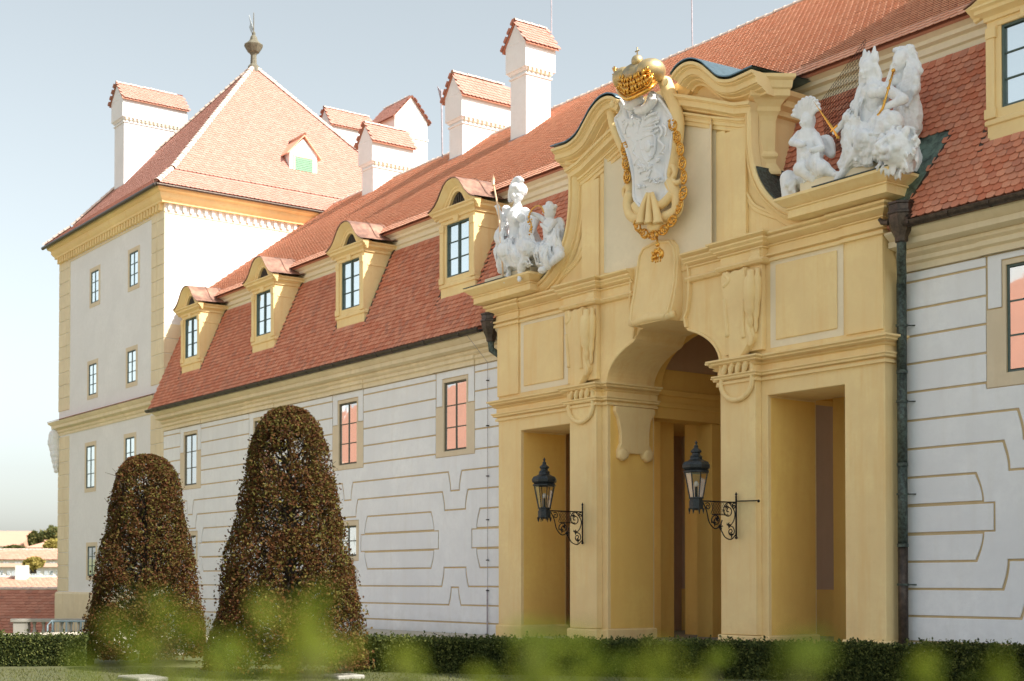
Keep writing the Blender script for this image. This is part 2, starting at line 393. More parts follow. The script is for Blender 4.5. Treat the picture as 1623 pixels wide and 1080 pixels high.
def ridge_tiles(a, b, parent, step=0.36, r=0.13, mat_=None, name='ridge_tile'):
    """individual half-round ridge tiles from a to b"""
    a = Vector(a); b = Vector(b); d = b - a; L = d.length; d.normalize(); n = int(L / step)
    me = None
    side = d.cross(Vector((0, 0, 1))).normalized(); up = side.cross(d)
    R = Matrix((d, side, up)).transposed().to_4x4()
    mb = MB(); seg = 6; vs = []; fs = []
    for j, (x, rr) in enumerate(((0, r * 1.12), (0.07, r * 1.12), (0.08, r), (step + 0.02, r * 0.93))):
        for k in range(seg + 1):
            an = pi * k / seg; vs.append((x, rr * cos(an), rr * sin(an)))
    for j in range(3):
        for k in range(seg): fs.append((j * (seg + 1) + k, j * (seg + 1) + k + 1, (j + 1) * (seg + 1) + k + 1, (j + 1) * (seg + 1) + k))
    mb.add(vs, fs)
    me = bpy.data.meshes.new(name); me.from_pydata(mb.v, [], mb.f); me.materials.append(mat_ or RDG)
    for i in range(n):
        inst(name, me, parent, Matrix.Translation(a + d * (i * step) + Vector((0, 0, random.uniform(-.01, .01)))) @ R)

# ================================================================== GROUND
def sst(a, b, x):
    t = max(0.0, min(1.0, (x - a) / (b - a))); return t * t * (3 - 2 * t)
def hgt(x, y):
    z = -1.25 * sst(-44, -52, x)
    z -= 13 * sst(-73.0, -84, x)
    d = sqrt(x * x + y * y)
    z += 19 * sst(130, 420, d) * sst(-60, -200, x) + 4 * sin(x * 0.013 + 1) * sst(150, 400, d)
    return z
def axis(vals):
    out = []
    for a, b, s in vals:
        x = a
        while x < b: out.append(x); x += s
    out.append(vals[-1][1]); return out
xs = axis([(-1500, -400, 60), (-400, -110, 15), (-110, -40, 2), (-40, 20, 6), (20, 400, 60)])
ys = axis([(-700, -60, 60), (-60, 0, 10), (0, 20, 4), (20, 26, 0.6), (26, 120, 8), (120, 1200, 50)])
mb = MB()
for y in ys:
    for x in xs: mb.v.append((x, y, hgt(x, y)))
nx = len(xs)
for j in range(len(ys) - 1):
    for i in range(nx - 1):
        a = j * nx + i; mb.f.append((a, a + 1, a + nx + 1, a + nx))
g = obj('ground', mb, FLD, smooth=4, kind='structure')
# gravel forecourt and lawn lie on the ground as sheets
def sheet(name, poly, z, mat_):
    mb = MB(); mb.v = [(x, y, z) for x, y in poly]; mb.f = [tuple(range(len(poly)))]
    return obj(name, mb, mat_, kind='structure')
sheet('gravel_forecourt', [(-43.9, -24), (30, -24), (30, 24.4), (-43.9, 24.4)], 0.004, GRA)
sheet('lawn', [(-36, 4.5), (-24, -2), (-5, -4), (3, 3), (-8.4, 20.6), (-12.2, 22.2), (-27, 13.0), (-34, 10)], 0.03, GRS)

# ================================================================== PALACE WING
YW = 24.5
wing = thing('palace_wing', 'long white palace wing with red tiled mansard roof and dormers', 'palace', loc=(-46, 33, 0))
def wall_holes(x0, x1, z0, z1, holes, y0, y1):
    mb = MB(); xsb = sorted(set([x0, x1] + [h[0] for h in holes] + [h[1] for h in holes]))
    for a, b in zip(xsb[:-1], xsb[1:]):
        hh = sorted([(h[2], h[3]) for h in holes if h[0] < (a + b) / 2 < h[1]]); z = z0
        for p, q in hh:
            mb.box(a, b, y0, y1, z, p); z = q
        mb.box(a, b, y0, y1, z, z1)
    return mb
COLS_L = [-56.0, -49.4, -42.8, -36.2]; COLR = -16.15
holesL = [(c - .62, c + .62, 5.62, 7.76) for c in COLS_L] + [(c - .6, c + .6, 2.45, 3.5) for c in (-56.0, -42.8)]
holesR = [(COLR - .62, COLR + .62, 5.72, 7.86)]
obj('wall', wall_holes(-58.85, -33.0, -1.6, 8.7, holesL, YW + .035, YW + .55), GRV, wing)
obj('wall', wall_holes(-19.6, -13.5, -0.5, 8.7, holesR, YW + .035, YW + .55), GRV, wing)
for a, b, y in ((-58.8, -33.5, YW + .56), (-19.05, -13.5, YW + .56), (-33.5, -19.05, 31.55)):
    obj('rear_body', MB().box(a, b, y, 41.5, 0, 8.8), TWH, wing)
def panel(pts, mat_=WHT, y=YW, name='plaster_panel', th=0.034):
    o = obj(name, MB().xz(pts, y, y + th), mat_, wing, bevel=0.008)
G = 0.024
ZB = [8.12, 7.90, 7.32, 6.75, 6.17, 5.57]
def arc_end(x, z0, z1, dx, n=8, inner_end=True):
    """quarter-round end: upright next to the column, sweeping out at the far end"""
    f = (lambda t: sin(pi / 2 * t)) if inner_end else (lambda t: 1 - cos(pi / 2 * t))
    return [(x + dx * f(k / n), z0 + (z1 - z0) * k / n) for k in range(n + 1)]
def band_wall(cols, x0, x1):
    # upper panels and small panels between columns
    edges = [None] + cols + [None]
    for a, b in zip(edges[:-1], edges[1:]):
        L = (a + 1.08) if a is not None else x0; Rr = (b - 1.08) if b is not None else x1
        for zt, zb in zip(ZB[:-1], ZB[1:]):
            panel([(L, zb + G), (Rr, zb + G), (Rr, zt - G), (L, zt - G)])
        def le(za, zb, da, db):
            if a is None: return [(x0, za), (x0, zb)]
            return [(p[0] , p[1]) for p in arc_end(a + da, za, zb, db - da, 8, db < da)]
        def re(za, zb, da, db):
            if b is None: return [(x1, za), (x1, zb)]
            return [(p[0] , p[1]) for p in arc_end(b - da, za, zb, -(db - da), 8, db < da)]
        for zt, zb, dt, db in ((3.77, 3.19, 1.37, 1.20), (3.17, 2.59, .94, .94), (2.57, 2.0, 1.20, 1.37)):
            l = le(zb + G, zt - G, db, dt); r = re(zt - G, zb + G, dt, db)
            panel(l + r)
    # bands per column: stepped lines
    mids = [x0] + [(p + q) / 2 for p, q in zip(cols[:-1], cols[1:])] + [x1]
    for c, l, r in zip(cols, mids[:-1], mids[1:]):
        win = c in (-56.0, -42.8)
        def line(zin, zout, din, dout, off, flip=False):
            """left to right polyline with a step round the column"""
            dd_ = -.028 * (1 if zout > zin else -1) * (1 if off > 0 else -1); din += dd_; dout += dd_
            pl = [(l, zout + off)] + arc_end(c - dout, zout + off, zin + off, dout - din) + arc_end(c + din, zin + off, zout + off, dout - din, 8, False) + [(r, zout + off)]
            return pl
        L6 = (4.38, 4.97, .24, .37); L7 = (3.79, 4.37, .57, .70); L8 = (2.01, 1.43, .60, .73); L9 = (1.40, .86, .20, .33)
        up = [(l, 5.57 - G), (c - 1.08 - .02, 5.57 - G), (c - 1.08, 5.44), (c + 1.08, 5.44), (c + 1.08 + .02, 5.57 - G), (r, 5.57 - G)]
        panel(line(*L6, G) + up[::-1])
        panel(line(*L7, G) + line(*L6, -G)[::-1])
        # field round the column between L7 and L8, notched by the small panels
        def field(win):
            top = line(*L7, -G); bot = line(*L8, G)
            lft = [(l, 3.77 + G), (c - 1.37 - .05, 3.77 + G)] if l > -900 else []
            Lp = [(l, 3.77 + G)] + arc_end(c - 1.32, 3.77 + G, 3.18, .17, 8, True) + [(c - .89, 3.18), (c - .89, 2.58)] + arc_end(c - 1.15, 2.58, 2.0 - G, -.17, 8, False) + [(l, 2.0 - G)]
            Rp = [(2 * c - x, z) for x, z in Lp]; Rp[0] = (r, Rp[0][1]); Rp[-1] = (r, Rp[-1][1])
            if not win:
                panel(top + Rp + bot[::-1] + Lp[::-1])
            else:
                a0, a1, w0, w1 = c - .78, c + .78, 2.28, 3.68
                nt_ = len(top) // 2; nb_ = len(bot) // 2
                panel(top[:nt_] + [(c, 3.79 - G), (c, w1), (a0, w1), (a0, w0), (c, w0)] + [(c, 2.01 + G)] + bot[:nb_][::-1] + Lp[::-1])
                panel([(c, 3.79 - G)] + top[nt_:] + Rp + bot[nb_:][::-1] + [(c, 2.01 + G), (c, w0), (a1, w0), (a1, w1), (c, w1)])
                s = MB()
                s.xz([(a0 + .02, w0 + .02), (a1 - .02, w0 + .02), (a1 - .02, 2.45), (a0 + .02, 2.45)], YW + .005, YW + .035)
                s.xz([(a0 + .02, 3.5), (a1 - .02, 3.5), (a1 - .02, w1 - .02), (a0 + .02, w1 - .02)], YW + .005, YW + .035)
                s.xz([(a0 + .02, 2.45), (c - .6, 2.45), (c - .6, 3.5), (a0 + .02, 3.5)], YW + .005, YW + .035)
                s.xz([(c + .6, 2.45), (a1 - .02, 2.45), (a1 - .02, 3.5), (c + .6, 3.5)], YW + .005, YW + .035)
                obj('window_surround', s, PAL, wing)
        field(win)
        panel(line(*L9, G) + line(*L8, -G)[::-1])
        panel([(l, .33 + G), (r, .33 + G)] + line(*L9, -G)[::-1])
        panel([(l, -1.5), (r, -1.5), (r, .33 - G), (l, .33 - G)])
        # window bay: white hood above, ochre grey surround below
        z0, z1 = (5.62, 7.76) if c != COLR else (5.72, 7.86)
        t = 7.86 if c != COLR else 7.95
        panel([(c - 1.03, 7.04), (c - .72, 7.04), (c - .72, t + .03), (c + .72, t + .03), (c + .72, 7.04), (c + 1.03, 7.04), (c + 1.03, 8.10), (c - 1.03, 8.10)])
        s = MB()
        s.xz([(c - 1.06, 5.46), (c + 1.06, 5.46), (c + 1.06, z0), (c - 1.06, z0)], YW + .004, YW + .035)
        s.xz([(c - 1.06, z0), (c - .62, z0), (c - .62, 7.01), (c - 1.06, 7.01)], YW + .004, YW + .035)
        s.xz([(c + .62, z0), (c + 1.06, z0), (c + 1.06, 7.01), (c + .62, 7.01)], YW + .004, YW + .035)
        s.xz([(c - .69, 7.01), (c - .62, 7.01), (c - .62, z1), (c + .62, z1), (c + .62, 7.01), (c + .69, 7.01), (c + .69, t), (c - .69, t)], YW + .004, YW + .035)
        obj('window_surround', s, PAL, wing)
band_wall(COLS_L, -58.83, -33.02)
band_wall([COLR], -19.35, -13.5)

def window(c, w, z0, z1, y, parent, nr=3, frame=FRM, glass=GLS, back=True, tilt=0.0, M=None, name='window', bar=.036, outer=.05):
    """double casement: outer frame, mullion and glazing bars, with separate panes"""
    f = MB(); x0, x1 = c - w / 2, c + w / 2; o = outer
    f.box(x0, x0 + o, y, y + .08, z0, z1); f.box(x1 - o, x1, y, y + .08, z0, z1)
    f.box(x0 + o, x1 - o, y, y + .08, z0, z0 + o); f.box(x0 + o, x1 - o, y, y + .08, z1 - o, z1)
    if M: f.v = [tuple(M @ Vector(v)) for v in f.v]
    fr = obj(name, f, frame, parent, bevel=.008)
    b = MB(); b.box(c - bar * .8, c + bar * .8, y + .004, y + .05, z0 + o, z1 - o)
    H = (z1 - z0 - 2 * o) / nr
    for sgn in (-1, 1):
        xa, xb = (x0 + o, c - bar * .8) if sgn < 0 else (c + bar * .8, x1 - o)
        for k in range(1, nr):
            zz = z0 + o + k * H; b.box(xa, xb, y + .010, y + .05, zz - bar / 2, zz + bar / 2)
    if M: b.v = [tuple(M @ Vector(v)) for v in b.v]
    obj('glazing_bar', b, frame, fr)
    for sgn in (-1, 1):
        xa, xb = (x0 + o, c - bar * .8) if sgn < 0 else (c + bar * .8, x1 - o)
        for k in range(nr):
            za, zb = z0 + o + k * H + bar * .5, z0 + o + (k + 1) * H - bar * .5
            p = MB(); rx, rz = random.uniform(-.006, .006), random.uniform(-.006, .006)
            p.box(xa, xb, y + .022 , y + .032, za, zb)
            for i, v in enumerate(p.v):
                q = Vector(v); q.y += (q.x - (xa + xb) / 2) * rx + (q.z - (za + zb) / 2) * rz
                p.v[i] = tuple(M @ q) if M else tuple(q)
            obj('pane', p, glass, fr)
    k = MB().box(x0 + .01, x1 - .01, y + .11, y + .13, z0 + .01, z1 - .01)
    if M: k.v = [tuple(M @ Vector(v)) for v in k.v]
    obj('dark_backing', k, DRK, fr)
    return fr
for c in COLS_L: window(c, 1.24, 5.62, 7.76, YW + .05, wing, 3, FRL, GLS)
window(COLR, 1.24, 5.72, 7.86, YW + .05, wing, 3, FRM, GLS)
for c in (-56.0, -42.8): window(c, 1.2, 2.45, 3.5, YW + .05, wing, 2, FRL, GLS)
# eaves cornice
CORN = [(0, 8.12), (.06, 8.12), (.06, 8.22), (.03, 8.23), (.03, 8.26), (.11, 8.30), (.11, 8.39), (.07, 8.40), (.18, 8.47), (.18, 8.54), (.15, 8.56), (.42, 8.60), (.42, 8.72), (.38, 8.73), (.48, 8.80), (.56, 8.86), (.56, 8.90), (0, 8.90)]
for a, b in ((-58.8, -33.1), (-19.3, -13.5)):
    obj('eaves_cornice', MB().sweep_plan([(a, YW), (b, YW)], CORN), YEL if False else PLI, wing, smooth=radians(35))
for c in COLS_L + [COLR]:
    obj('cornice_break', MB().sweep_plan([(c - 1.1, YW - .002), (c - 1.1, YW - .035), (c + 1.1, YW - .035), (c + 1.1, YW - .002)], [q for q in CORN[:8]] + [(0, 8.54)]), PLI, wing, smooth=radians(35))
# gutters
def half_gutter(xa, xb, y, z, r=.105):
    mb = MB(); seg = 8; vs = []; fs = []; th = .012
    for x in (xa, xb):
        for k in range(seg + 1):
            an = pi + pi * k / seg; vs.append((x, y + r * cos(an), z + r * sin(an)))
        for k in range(seg + 1):
            an = 2 * pi - pi * k / seg; vs.append((x, y + (r - th) * cos(an), z + (r - th) * sin(an)))
    m = 2 * (seg + 1)
    for k in range(m): fs.append((k, (k + 1) % m, m + (k + 1) % m, m + k))
    fs.append(tuple(range(m))); fs.append(tuple(range(2 * m - 1, m - 1, -1)))
    mb.add(vs, fs)
    mb.tube([(xa, y - r, z), (xb, y - r, z)], .016, 6)
    x = xa + .4
    while x < xb: # joints and brackets
        mb.box(x - .02, x + .02, y - r - .012, y - r + .01, z - .05, z + .02)
        pts = [(x, y + (r + .006) * cos(pi + pi * k / 8), z + (r + .006) * sin(pi + pi * k / 8)) for k in range(9)]
        mb.tube(pts, .010, 4); x += .95
    return mb
obj('gutter', half_gutter(-59.0, -33.85, 23.80, 8.98), GUT, wing, smooth=radians(50))
obj('gutter', half_gutter(-18.9, -13.5, 23.80, 8.98), GUT, wing, smooth=radians(50))
# mansard: steep lower slope
E0 = Vector((0, 23.86, 9.0)); E1 = Vector((0, 25.58, 12.95)); SL = (E1 - E0).length; MV = (E1 - E0).normalized()
DORM = [-55.75, -49.05, -42.45, -35.9]; DORR = -16.15
def in_dormer(x, z, y=None):
    for c in DORM + [DORR]:
        if abs(x - c) < .98 and z > 10.22: return True
    return False
for a_, b_, z_ in ((-58.85, -33.3, 8.98), (-33.3, -19.2, 9.75), (-19.2, -13.5, 8.98)):
    y_ = 23.9 + (z_ - 8.98) * 1.72 / 3.95
    obj('mansard_deck', MB().prism([(a_, y_, z_), (b_, y_, z_), (b_, 25.62, 12.93), (a_, 25.62, 12.93)], (0, .25, -.1)), TIF, wing)
def insm_l(u, v):
    x = -58.8 + u; z = 9.0 + MV.z * v
    if in_dormer(x, z + .05): return False
    return x < -28.8 and (x < -33.25 or z > 10.12)
camk = lambda p: (p - Vector((0, 0, EYE))).length
tile_plane((-58.8, E0.y - .02, E0.z + .02), (1, 0, 0), MV, 31.5, SL - .12, insm_l, .205, .158, TIL, wing)
def insm_r(u, v):
    x = -24.0 + u; z = 9.0 + MV.z * v
    if in_dormer(x, z + .05): return False
    if x < -19.0 and z < 10.1: return False
    if x < -18.78 + (z - 9) * .385 and z < 10.82 and x > -20.2 + (z - 10) * .2: return False
    return True
tile_plane((-24.0, E0.y - .02, E0.z + .02), (1, 0, 0), MV, 10.5, SL - .12, insm_r, .205, .158, TIL, wing, 300, lambda p: -p.x)
# moulded band between the slopes
BAND = [(-.10, 12.84), (.03, 12.84), (.03, 12.93), (.0, 12.94), (.0, 13.02), (.07, 13.05), (.07, 13.17), (.04, 13.18), (.04, 13.21), (.15, 13.25), (.15, 13.34), (.24, 13.38), (.30, 13.43), (-.10, 13.45)]
obj('mansard_cornice', MB().sweep_plan([(-58.85, 25.56), (-13.5, 25.56)], BAND), CRM, wing, smooth=radians(35))
# upper slope
U0 = Vector((0, 25.50, 13.74)); U1 = Vector((0, 33.0, 19.4))
UVd = (U1 - U0).normalized(); ULn = (U1 - U0).length
CHIM = [  # x0, x1, y front, y back, z base, z eave, z ridge
    (-41.47, -40.51, 30.5, 31.62, 16.3, 21.0, 21.8), (-47.10, -46.16, 31.6, 33.95, 17.2, 20.9, 21.78), (-54.5, -53.53, 31.9, 33.78, 17.4, 20.95, 21.75)]
obj('upper_deck', MB().prism([(-58.85, 25.52, 13.72), (-13.5, 25.52, 13.72), (-13.5, 33.0, 19.36), (-58.85, 33.0, 19.36)], (0, .12, -.2)), TIF, wing)
obj('rear_slope', MB().prism([(-58.85, 41.2, 13.40), (-13.5, 41.2, 13.40), (-13.5, 33.0, 19.40), (-58.85, 33.0, 19.40)], (0, -.12, -.2)), TIF, wing)
obj('attic_wall', MB().box(-58.8, -13.5, 26.25, 40.9, 9.21, 13.35), TWH, wing)
obj('eaves_deck', MB().prism([(-58.85, 25.20, 13.44), (-13.5, 25.20, 13.44), (-13.5, 25.56, 13.80), (-58.85, 25.56, 13.80)], (0, .05, -.04)), TIF, wing)
tile_plane((-58.8, 25.14, 13.44), (1, 0, 0), (0, .36, .34), 45.3, .50, lambda u, v: True, .205, .165, TIU, wing)
tile_plane((-58.8, U0.y, U0.z + .02), (1, 0, 0), UVd, 45.3, ULn - .05, lambda u, v: True, .21, .185, TIU, wing, lift=.07)
ridge_tiles((-58.8, 33.0, 19.42), (-19, 33.0, 19.42), wing, .40, .12)

def dormer(c):
    """baroque dormer with swan-neck gable"""
    yf = 24.4
    b = MB()
    w = .93
    # front wall with window opening
    for q in wall_holes(c - w, c + w, 10.22, 12.78, [(c - .61, c + .61, 10.97, 12.62)], yf, yf + .18).v: pass
    h = wall_holes(c - w, c + w, 10.22, 12.78, [(c - .61, c + .61, 10.97, 12.62)], yf, yf + .18); b.add(h.v, h.f)
    for s in (-1, 1):   # cheeks following the mansard slope
        x0 = c + s * w; x1 = c + s * (w - .16)
        ysl = lambda z: E0.y + (z - E0.z) * MV.y / MV.z + .10
        pts = [(x0, yf + .18, 10.22), (x0, yf + .18, 12.78), (x0, ysl(12.78) + .3, 12.78), (x0, max(ysl(10.9), yf + .2), 10.9)]
        b.prism(pts, (x1 - x0, 0, 0))
    d = obj('dormer', b, YEL, wing, recalc=True)
    # sill band, side strips
    s_ = MB(); s_.sweep_plan([(c - w, yf + .5), (c - w, yf), (c + w, yf), (c + w, yf + .5)], [(0, 10.66), (.045, 10.68), (.045, 10.76), (0, 10.80)])
    for s in (-1, 1):
        a0 = c + s * .74; a1 = c + s * .935
        s_.box(min(a0, a1), max(a0, a1), yf - .05, yf, 11.0, 12.4)
        s_.box(min(c + s * .70, a1), max(c + s * .70, a1), yf - .07, yf, 12.40, 12.62)
        s_.box(min(a0 - s * .03, a1 + s * .04), max(a0 - s * .03, a1 + s * .04), yf - .065, yf, 10.80, 11.0)
        # side panel moulding on the cheek
        xx = c + s * w; ss = .02 * s
        s_.box(min(xx, xx + ss), max(xx, xx + ss), yf + .12, yf + .95, 12.30, 12.36)
    s_.box(c - .13, c + .13, yf - .09, yf, 12.60, 12.80)
    s_.sweep_plan([(c - .66, yf + .02), (c - .66, yf), (c + .66, yf), (c + .66, yf + .02)], [(0, 12.62), (.03, 12.62), (.03, 12.70), (0, 12.70)])
    obj('surround_moulding', s_, YEL, d, bevel=.008)
    k = MB(); k.sweep_plan([(c - w, 25.75), (c - w, yf), (c + w, yf), (c + w, 25.75)],
        [(0, 12.76), (.05, 12.76), (.05, 12.84), (.10, 12.88), (.18, 12.92), (.18, 12.99), (.24, 13.03), (.24, 13.07), (0, 13.07)])
    obj('dormer_cornice', k, YEL, d, smooth=radians(35))
    # swan-neck gable
    half = [(1.26, 13.08), (1.12, 13.12), (.92, 13.22), (.74, 13.38), (.58, 13.58), (.42, 13.76), (.24, 13.87), (.0, 13.91)]
    top = [(c - x, z) for x, z in half] + [(c + x, z) for x, z in half[-2::-1]]
    inn = [(c - x, z) for x, z in [(.50, 13.07), (.40, 13.22), (.26, 13.42), (.12, 13.52), (0, 13.54)]]; inn = inn + [(2 * c - x, z) for x, z in inn[-2::-1]]
    gb = MB()
    prof = [(.0, 0), (.24, 0), (.26, -.03), (.22, -.08), (.16, -.11), (.13, -.17), (.07, -.20), (.06, -.26), (0, -.28)]
    gb.sweep_xz(top, prof, yf)
    obj('gable_moulding', gb, YEL, d, smooth=radians(40))
    tp = MB(); n = len(top); m_ = len(inn)
    vs = [(x, yf - .03, z - .03) for x, z in top] + [(x, yf - .03, z) for x, z in inn]
    poly = [(x, z - .03) for x, z in top] + [(x, z) for x, z in inn[::-1]]
    tp.xz(poly, yf - .03, yf + .12)
    obj('gable_wall', tp, YEL, d)
    lv = MB()
    for k2 in range(7):
        x = c - .36 + k2 * .12; lv.box(x - .035, x + .035, yf + .03, yf + .05, 13.07, 13.5 - abs(x - c) * .9)
    lv.box(c - .5, c + .5, yf + .06, yf + .08, 13.05, 13.55)
    obj('louvre', lv, WOD, d)
    # sheet metal barrel roof running back into the upper slope
    rf = MB(); P = [(x + (x - c) * .03, z + .03) for x, z in top]
    L = [Vector((x, yf - .28, z)) for x, z in P] + [Vector((x, 27.2, z + .12)) for x, z in P] 
    n = len(P)
    rf.add(L + [v - Vector((0, 0, .025)) for v in L], [(i, i + 1, n + i + 1, n + i) for i in range(n - 1)] + [(2 * n + i, 3 * n + i, 3 * n + i + 1, 2 * n + i + 1) for i in range(n - 1)] + [(i, 2 * n + i, 2 * n + i + 1, i + 1) for i in range(n - 1)])
    obj('barrel_roof', rf, BRN, d, smooth=radians(60))
    st = MB()
    for yy in [24.9 + .55 * k for k in range(4)]:
        st.tube([(x, yy, z + .045 + .04 * (yy - 24.4) ) for x, z in P], .012, 4)
    obj('roof_seam', st, BRN, d)
    ap = MB().box(c - .97, c + .97, yf - .045, yf + .02, 10.10, 10.26); ap.prism([(c - .97, yf - .045, 10.12), (c + .97, yf - .045, 10.12), (c + .97, yf - .16, 9.93), (c - .97, yf - .16, 9.93)], (0, -.012, .005))
    obj('lead_apron', ap, LED, d)
    for s in (-1, 1):
        sf = MB(); x = c + s * 1.0; n0 = Vector((0, -.06, .03))
        a = Vector((x, 24.37, 10.15)) ; e = Vector((x, 25.55, 12.88))
        sf.prism([a, e, e + Vector((s * .11, 0, 0)), a + Vector((s * .11, 0, 0))], (0, -.075, .03))
        obj('side_flashing', sf, WOD, d)
    window(c, 1.22, 10.97, 12.62, yf + .05, d, 3, FRM, GLR, name='window_frame', bar=.045, outer=.065) if False else None
    return d
def dormer_window(d, c):
    f = MB(); yf = 24.45; x0, x1, z0, z1 = c - .61, c + .61, 10.97, 12.62; o = .05
    f.box(x0, x0 + o, yf - .03, yf + .08, z0, z1); f.box(x1 - o, x1, yf - .03, yf + .08, z0, z1)
    f.box(x0 + o, x1 - o, yf - .03, yf + .08, z0, z0 + o); f.box(x0 + o, x1 - o, yf - .03, yf + .08, z1 - o, z1)
    f.box(c - .035, c + .035, yf - .015, yf + .07, z0 + o, z1 - o)
    H = (z1 - z0 - 2 * o) / 3
    for k in (1, 2):
        f.box(x0 + o, c - .045, yf, yf + .06, z0 + o + k * H - .015, z0 + o + k * H + .015)
        f.box(c + .045, x1 - o, yf, yf + .06, z0 + o + k * H - .015, z0 + o + k * H + .015)
    obj('window_frame', f, FRM, d, bevel=.006)
    for s in (-1, 1):
        xa, xb = (x0 + o, c - .045) if s < 0 else (c + .045, x1 - o)
        for k in range(3):
            za = z0 + o + k * H + .02; zb = z0 + o + (k + 1) * H - .02; a = random.uniform(-.01, .01)
            p = MB().box(xa, xb, yf + .03, yf + .035, za, zb)
            p.v = [(v[0], v[1] + (v[0] - c) * a, v[2]) for v in p.v]
            obj('pane', p, GLR, d)
    obj('dark_room_sheet', MB().box(x0, x1, yf + .12, yf + .14, z0, z1), DRK, d)  # near-black sheet painting the unlit room behind the panes
for c in DORM + [DORR]:
    d = dormer(c); dormer_window(d, c)

def chimney(x0, x1, yf, yb, zb, ze, zr, parent, zc=None, tm=None, zs=None):
    """rendered chimney: shaft, wider arcaded head, small tiled saddle roof with its gable to the front"""
    zh = ze - .95 if zc is None else zc
    b = MB(); o = .13
    b.box(x0, x1, yf, yb, zb, zh - .25)
    b.lathe([(1, 0), (1, 0)], (0, 0, 0), 4) if False else None
    cx = (x0 + x1) / 2; cy = (yf + yb) / 2
    def ring(za, oa, zb_, ob):
        vs = []
        for z, q in ((za, oa), (zb_, ob)): vs += [(x0 - q, yf - q, z), (x1 + q, yf - q, z), (x1 + q, yb + q, z), (x0 - q, yb + q, z)]
        b.add(vs, [(0, 1, 5, 4), (1, 2, 6, 5), (2, 3, 7, 6), (3, 0, 4, 7), (0, 3, 2, 1), (4, 5, 6, 7)])
    ring(zh - .25, .05, zh - .18, .05); ring(zh - .18, 0, zh - .10, .0); ring(zh - .10, .03, zh, o - .03); ring(zh, o, ze, o)
    gx0, gx1 = x0 - o, x1 + o
    b.prism([(gx0, yf - o, ze), (gx1, yf - o, ze), (cx, yf - o, zr - .05)], (0, yb - yf + 2 * o, 0))
    ch = obj('chimney', b, TWH, parent, bevel=.015)
    n = max(3, int((yb - yf + .2) / .22))
    for k in range(n):
        y = yf - .02 + (yb - yf + .04) * (k + .5) / n
        obj('corbel', MB().box(x1 + .02, x1 + o + .01, y - .045, y + .045, zh - .12, zh + .02), CRM, ch)
    # tiled saddle roof
    sl = Vector((cx - gx0, 0, zr - ze)); 
    for s in (-1, 1):
        xe = cx + s * (gx1 - cx + .12); zlow = ze - .12 * (zr - ze) / (gx1 - cx)
        U = Vector((0, -1 * s, 0)); V = Vector((cx - xe, 0, zr - zlow)); Lv = V.length
        O = Vector((xe, yb + o + .06 if s > 0 else yf - o - .06, zlow + .02))
        Wd = yb - yf + 2 * o + .12
        tile_plane(O + Vector((0, 0, .02)), U, V, Wd, Lv, lambda u, v: u < Wd, .2, .165, tm or TIT, ch, name='chimney_tile')
        dk = MB().prism([O, O + U * Wd, O + U * Wd + V, O + V], (0, 0, -.03)); obj('saddle_roof', dk, TIF, ch)
    ridge_tiles((cx, yf - o - .06, zr + .05), (cx, yb + o + .06, zr + .05), ch, .36, .09)
    return ch
for q in CHIM: chimney(*q, wing)
fl = MB()
for q in CHIM[:2]: fl.box(q[0] - .04, q[1] + .04, q[2] - .05, q[2] - .005, q[4], 17.32 + (q[2] - 30.4) * .76 + .22)
obj('chimney_flashing', fl, LED, wing)

# ================================================================== CORNER TOWER
TX0, TX1, TY0, TY1, TZ = -72.45, -58.87, 24.52, 39.6, 18.75
tower = thing('corner_tower', 'tall white corner tower with ochre quoins and pyramid tiled roof at far left', 'tower', loc=(-65.6, 32, 0))
TW = [(-67.38, 15.12, 16.66, 1.02), (-62.4, 15.10, 16.66, 1.02), (-67.62, 10.65, 12.15, 1.05), (-62.6, 10.68, 12.15, 1.02),
      (-67.85, 6.12, 8.18, 1.15), (-62.75, 6.12, 8.18, 1.1), (-67.6, 1.84, 3.28, 1.1), (-62.75, 1.84, 3.28, 1.1)]
th = [(x - w / 2, x + w / 2, a, b) for x, a, b, w in TW]
obj('wall', wall_holes(TX0, TX1, -1.6, TZ - .3, th, TY0, TY0 + .5), TWH, tower)
obj('wall', MB().box(TX0 + .002, TX1 - .002, TY0 + .5, TY1, -1.6, TZ - .3), TWH, tower)
obj('plinth', MB().sweep_plan([(TX0, TY1), (TX0, TY0), (TX1, TY0)], [(0, -1.6), (.12, -1.6), (.12, .95), (.07, 1.05), (0, 1.05)]), PLI, tower)
for x, a, b, w in TW:
    s = MB(); x0, x1 = x - w / 2, x + w / 2; q = .19
    s.box(x0 - q, x0, TY0 - .02, TY0 + .02, a - q, b + q); s.box(x1, x1 + q, TY0 - .02, TY0 + .02, a - q, b + q)
    s.box(x0, x1, TY0 - .02, TY0 + .02, a - q, a); s.box(x0, x1, TY0 - .02, TY0 + .02, b, b + q)
    obj('window_surround', s, PAL, tower)
    window(x, w, a, b, TY0 + .0, tower, 3 if b - a > 1 else 2, FRM, GLR if a > 5 else GLS, bar=.04, outer=.05)
z = 1.08; k = 0
while z < 18.0:
    h = .655
    if not (8.9 < z + .3 < 10.0):
        for (a, b) in ((TX0 - .03, TX0 + 1.0), (TX0 + 1.02, TX0 + 1.58), (TX1 - 1.42, TX1 - .84), (TX1 - .82, TX1 + .03)):
            corner = b > TX1
            obj('quoin', MB().box(a, b, TY0 - .035, TY0 + (1.45 if corner and z < 12.3 else .02), z + .012, z + h - .012), PLI, tower, bevel=.015)
    z += h; k += 1
